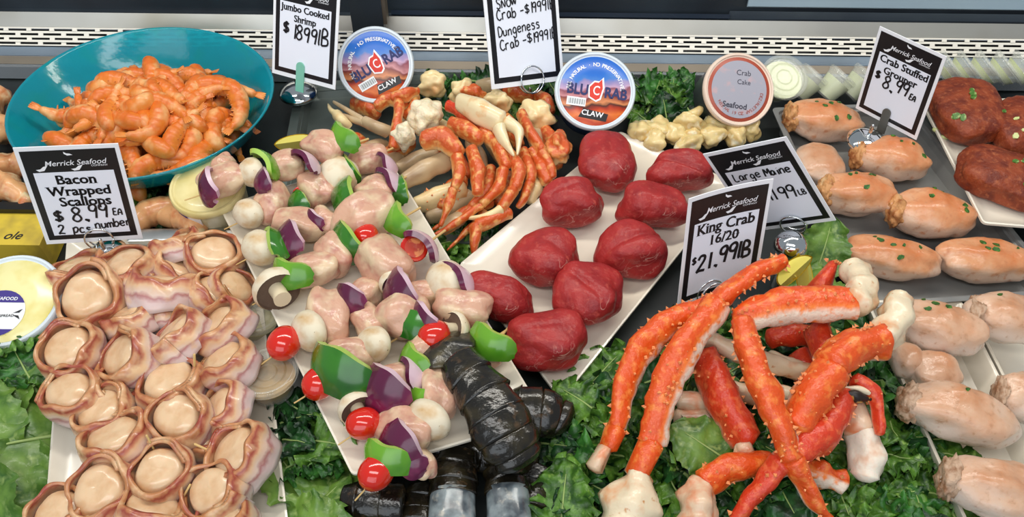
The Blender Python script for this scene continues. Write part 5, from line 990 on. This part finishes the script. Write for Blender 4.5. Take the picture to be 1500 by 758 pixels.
for i, (x, y, a, b, m, lb) in enumerate(((160, 205, 62, 72, DMEAT, 'large lump of white crab meat on the left of the crab pile'), (185, 85, 54, 40, DCY, 'rough cream crab knuckle at the very back of the crab pile'), (300, 115, 46, 36, DCY, 'rough cream crab knuckle behind the white claw'), (425, 150, 50, 36, DCY, 'cream crab knuckle right behind the white claw'), (565, 195, 62, 62, DCY, 'large yellow crab knuckle at the right rear of the crab pile'), (655, 320, 46, 70, DC, 'orange and cream crab knuckle at the right end beside the fillet'), (80, 280, 40, 40, DMEAT, 'lower lump of white crab meat next to the kebabs'), (330, 130, 50, 24, DC, 'orange crab shell flake behind the white claw'))):
    c = K_(x, y, .07 if i in (0, 6) else .055); k = (c-CAM).dot(FW)/FPX/2.527
    mb = blob((a*k, b*k*.95, .018), p=2.2, amp=.40, freq=1.6, seed=i+90, sub=4, amp2=.10, freq2=3.6); single('crab_meat_lump' if m is DMEAT else 'crab_knuckle', mb, m, lb, 'crab piece', M=Matrix.Translation(c))
# ---------------------------------------------------------------- lobster tails
LOB = mat('dark_lobster_shell', '16130E', .2, noise_=(50, '2E2818', .45, .65), noise2=(80, '55402A', .60, .76), bump=(130, .5, .002), coat=.35); LOBT = mat('mottled_lobster_fan', '2B2718', .3, noise_=(40, '4E4426', .5, .7), noise2=(90, '120F0C', .5, .65), bump=(120, .4, .002), coat=.3)
LEND = mat('pale_tail_membrane', '8C979A', .3, noise_=(50, '3A444C', .42, .62), noise2=(90, 'B8B4A8', .6, .75), coat=.4, sss=.1); LRIM = mat('brown_shell_edge', '5A3A20', .35, noise_=(60, 'A07A48', .55, .7))
def F_(x, y, z): return G(480+x/2.7275, 480+y/2.7275, z)
def segring(W, R, i, t0, t1, up, m, root, org, rim=True, lift=1.0):
    P0 = lerpl(W, t0); P1 = lerpl(W, t1); r0 = lerpl(R, t0)*lift; r1 = lerpl(R, t1)*lift; mb = tube([P0, P0.lerp(P1, .5), P1], [r0*.93, r0*1.0, r1*1.02], 22, up, (.62, 1), 4, .003, 50, i, cap=.10)
    s = part('tail_segment', mb, m, root, org)
    if rim:
        T = (P1-P0).normalized(); q = MB(); Sd = T.cross(Vector(up)).normalized(); Nn = Sd.cross(T); pts = [P1+(Nn*cos(a)*.63+Sd*sin(a))*r1*1.03 for a in [(-1.5+3*k/12) for k in range(13)]]
        tube(pts, [.0011], 5, T, sub=1, mb=q) if False else tube(pts, [.0011, .0011], 5, T, sub=1, mb=q); part('shell_edge', q, LRIM, s)
def tail(lb, pts, rad, n, m=LOB, fan=None, end=None, up=(0, -.3, 1), fm=LOBT):
    W = catmull([F_(*p) for p in pts], 6); R = []
    for i, p in enumerate(W): R.append(lerpl(rad, i/(len(W)-1))/2.7275*(p-CAM).dot(FW)/FPX)
    root = thing('lobster_tail', lb, 'lobster tail', Matrix.Translation((W[0].x, W[0].y, max(0, min(p.z for p in W)-.02))), 'raw lobster tails'); org = root.location.copy()
    for i in range(n): segring(W, R, i, i/n, min(1, (i+1.12)/n), up, m, root, org)
    if fan:
        T = (W[0]-W[2]).normalized(); Sd = T.cross(Vector((0, 0, 1))).normalized()
        for k, q in enumerate((-.95, -.45, 0, .45, .95)):
            d = (T+Sd*q).normalized(); p = W[0]; L = fan*(1-.08*abs(q)); mb = tube([p, p+d*L*.5+Vector((0, 0, .006)), p+d*L+Vector((0, 0, -.002))], [.007, .016, .013], 12, (0, 0, 1), (.18, 1), 5, .001, 90, k); part('tail_fin', mb, fm, root, org)
    if end:
        P = W[-1]; T = (W[-1]-W[-3]).normalized(); r = R[-1]; mb = tube([P-T*.004, P+T*end*.6, P+T*end], [r*.96, r*1.0, r*.86], 20, up, (.66, .94), 4, .0014, 70, 3, cap=.25); part('cut_end', mb, LEND, root, org)
tail('topmost black lobster tail lying over the kebab plate, mottled fan at its back end', [(515, 135, .088), (600, 235, .092), (670, 350, .088), (730, 460, .078), (775, 545, .062)], [92, 100, 125, 130, 112, 78], 6, fan=.040)
tail('dark lobster tail lying at the right behind the topmost one', [(690, 330, .060), (790, 335, .062), (890, 345, .058), (960, 385, .050)], [80, 105, 98, 50], 4, up=(0, -.5, .8))
tail('lobster tail with bluish cut end, left of two at the bottom edge', [(520, 500, .035), (505, 580, .038), (500, 670, .038)], [80, 95, 98], 3, end=.045)
tail('lobster tail with bluish cut end, right of two at the bottom edge', [(690, 560, .032), (715, 610, .036), (720, 660, .036)], [80, 90, 94], 2, end=.045)
tail('dark blue-black lobster tail lying below the plate corner', [(60, 680, .028), (150, 690, .03), (300, 700, .03)], [60, 80, 80], 3, up=(0, -.3, 1))
tail('lobster tail deep in the dark between the topmost tail and the bottom ones', [(430, 440, .022), (560, 470, .024), (680, 500, .022), (840, 520, .022)], [80, 90, 95, 70], 4)
tail('lowest black lobster tail under the bottom right one, by the kale', [(840, 560, .022), (810, 640, .022), (800, 720, .022)], [70, 80, 80], 3)
tail('black lobster tail filling the gap below the kebab plate corner', [(390, 640, .018), (380, 700, .018), (370, 780, .018)], [80, 90, 90], 3)
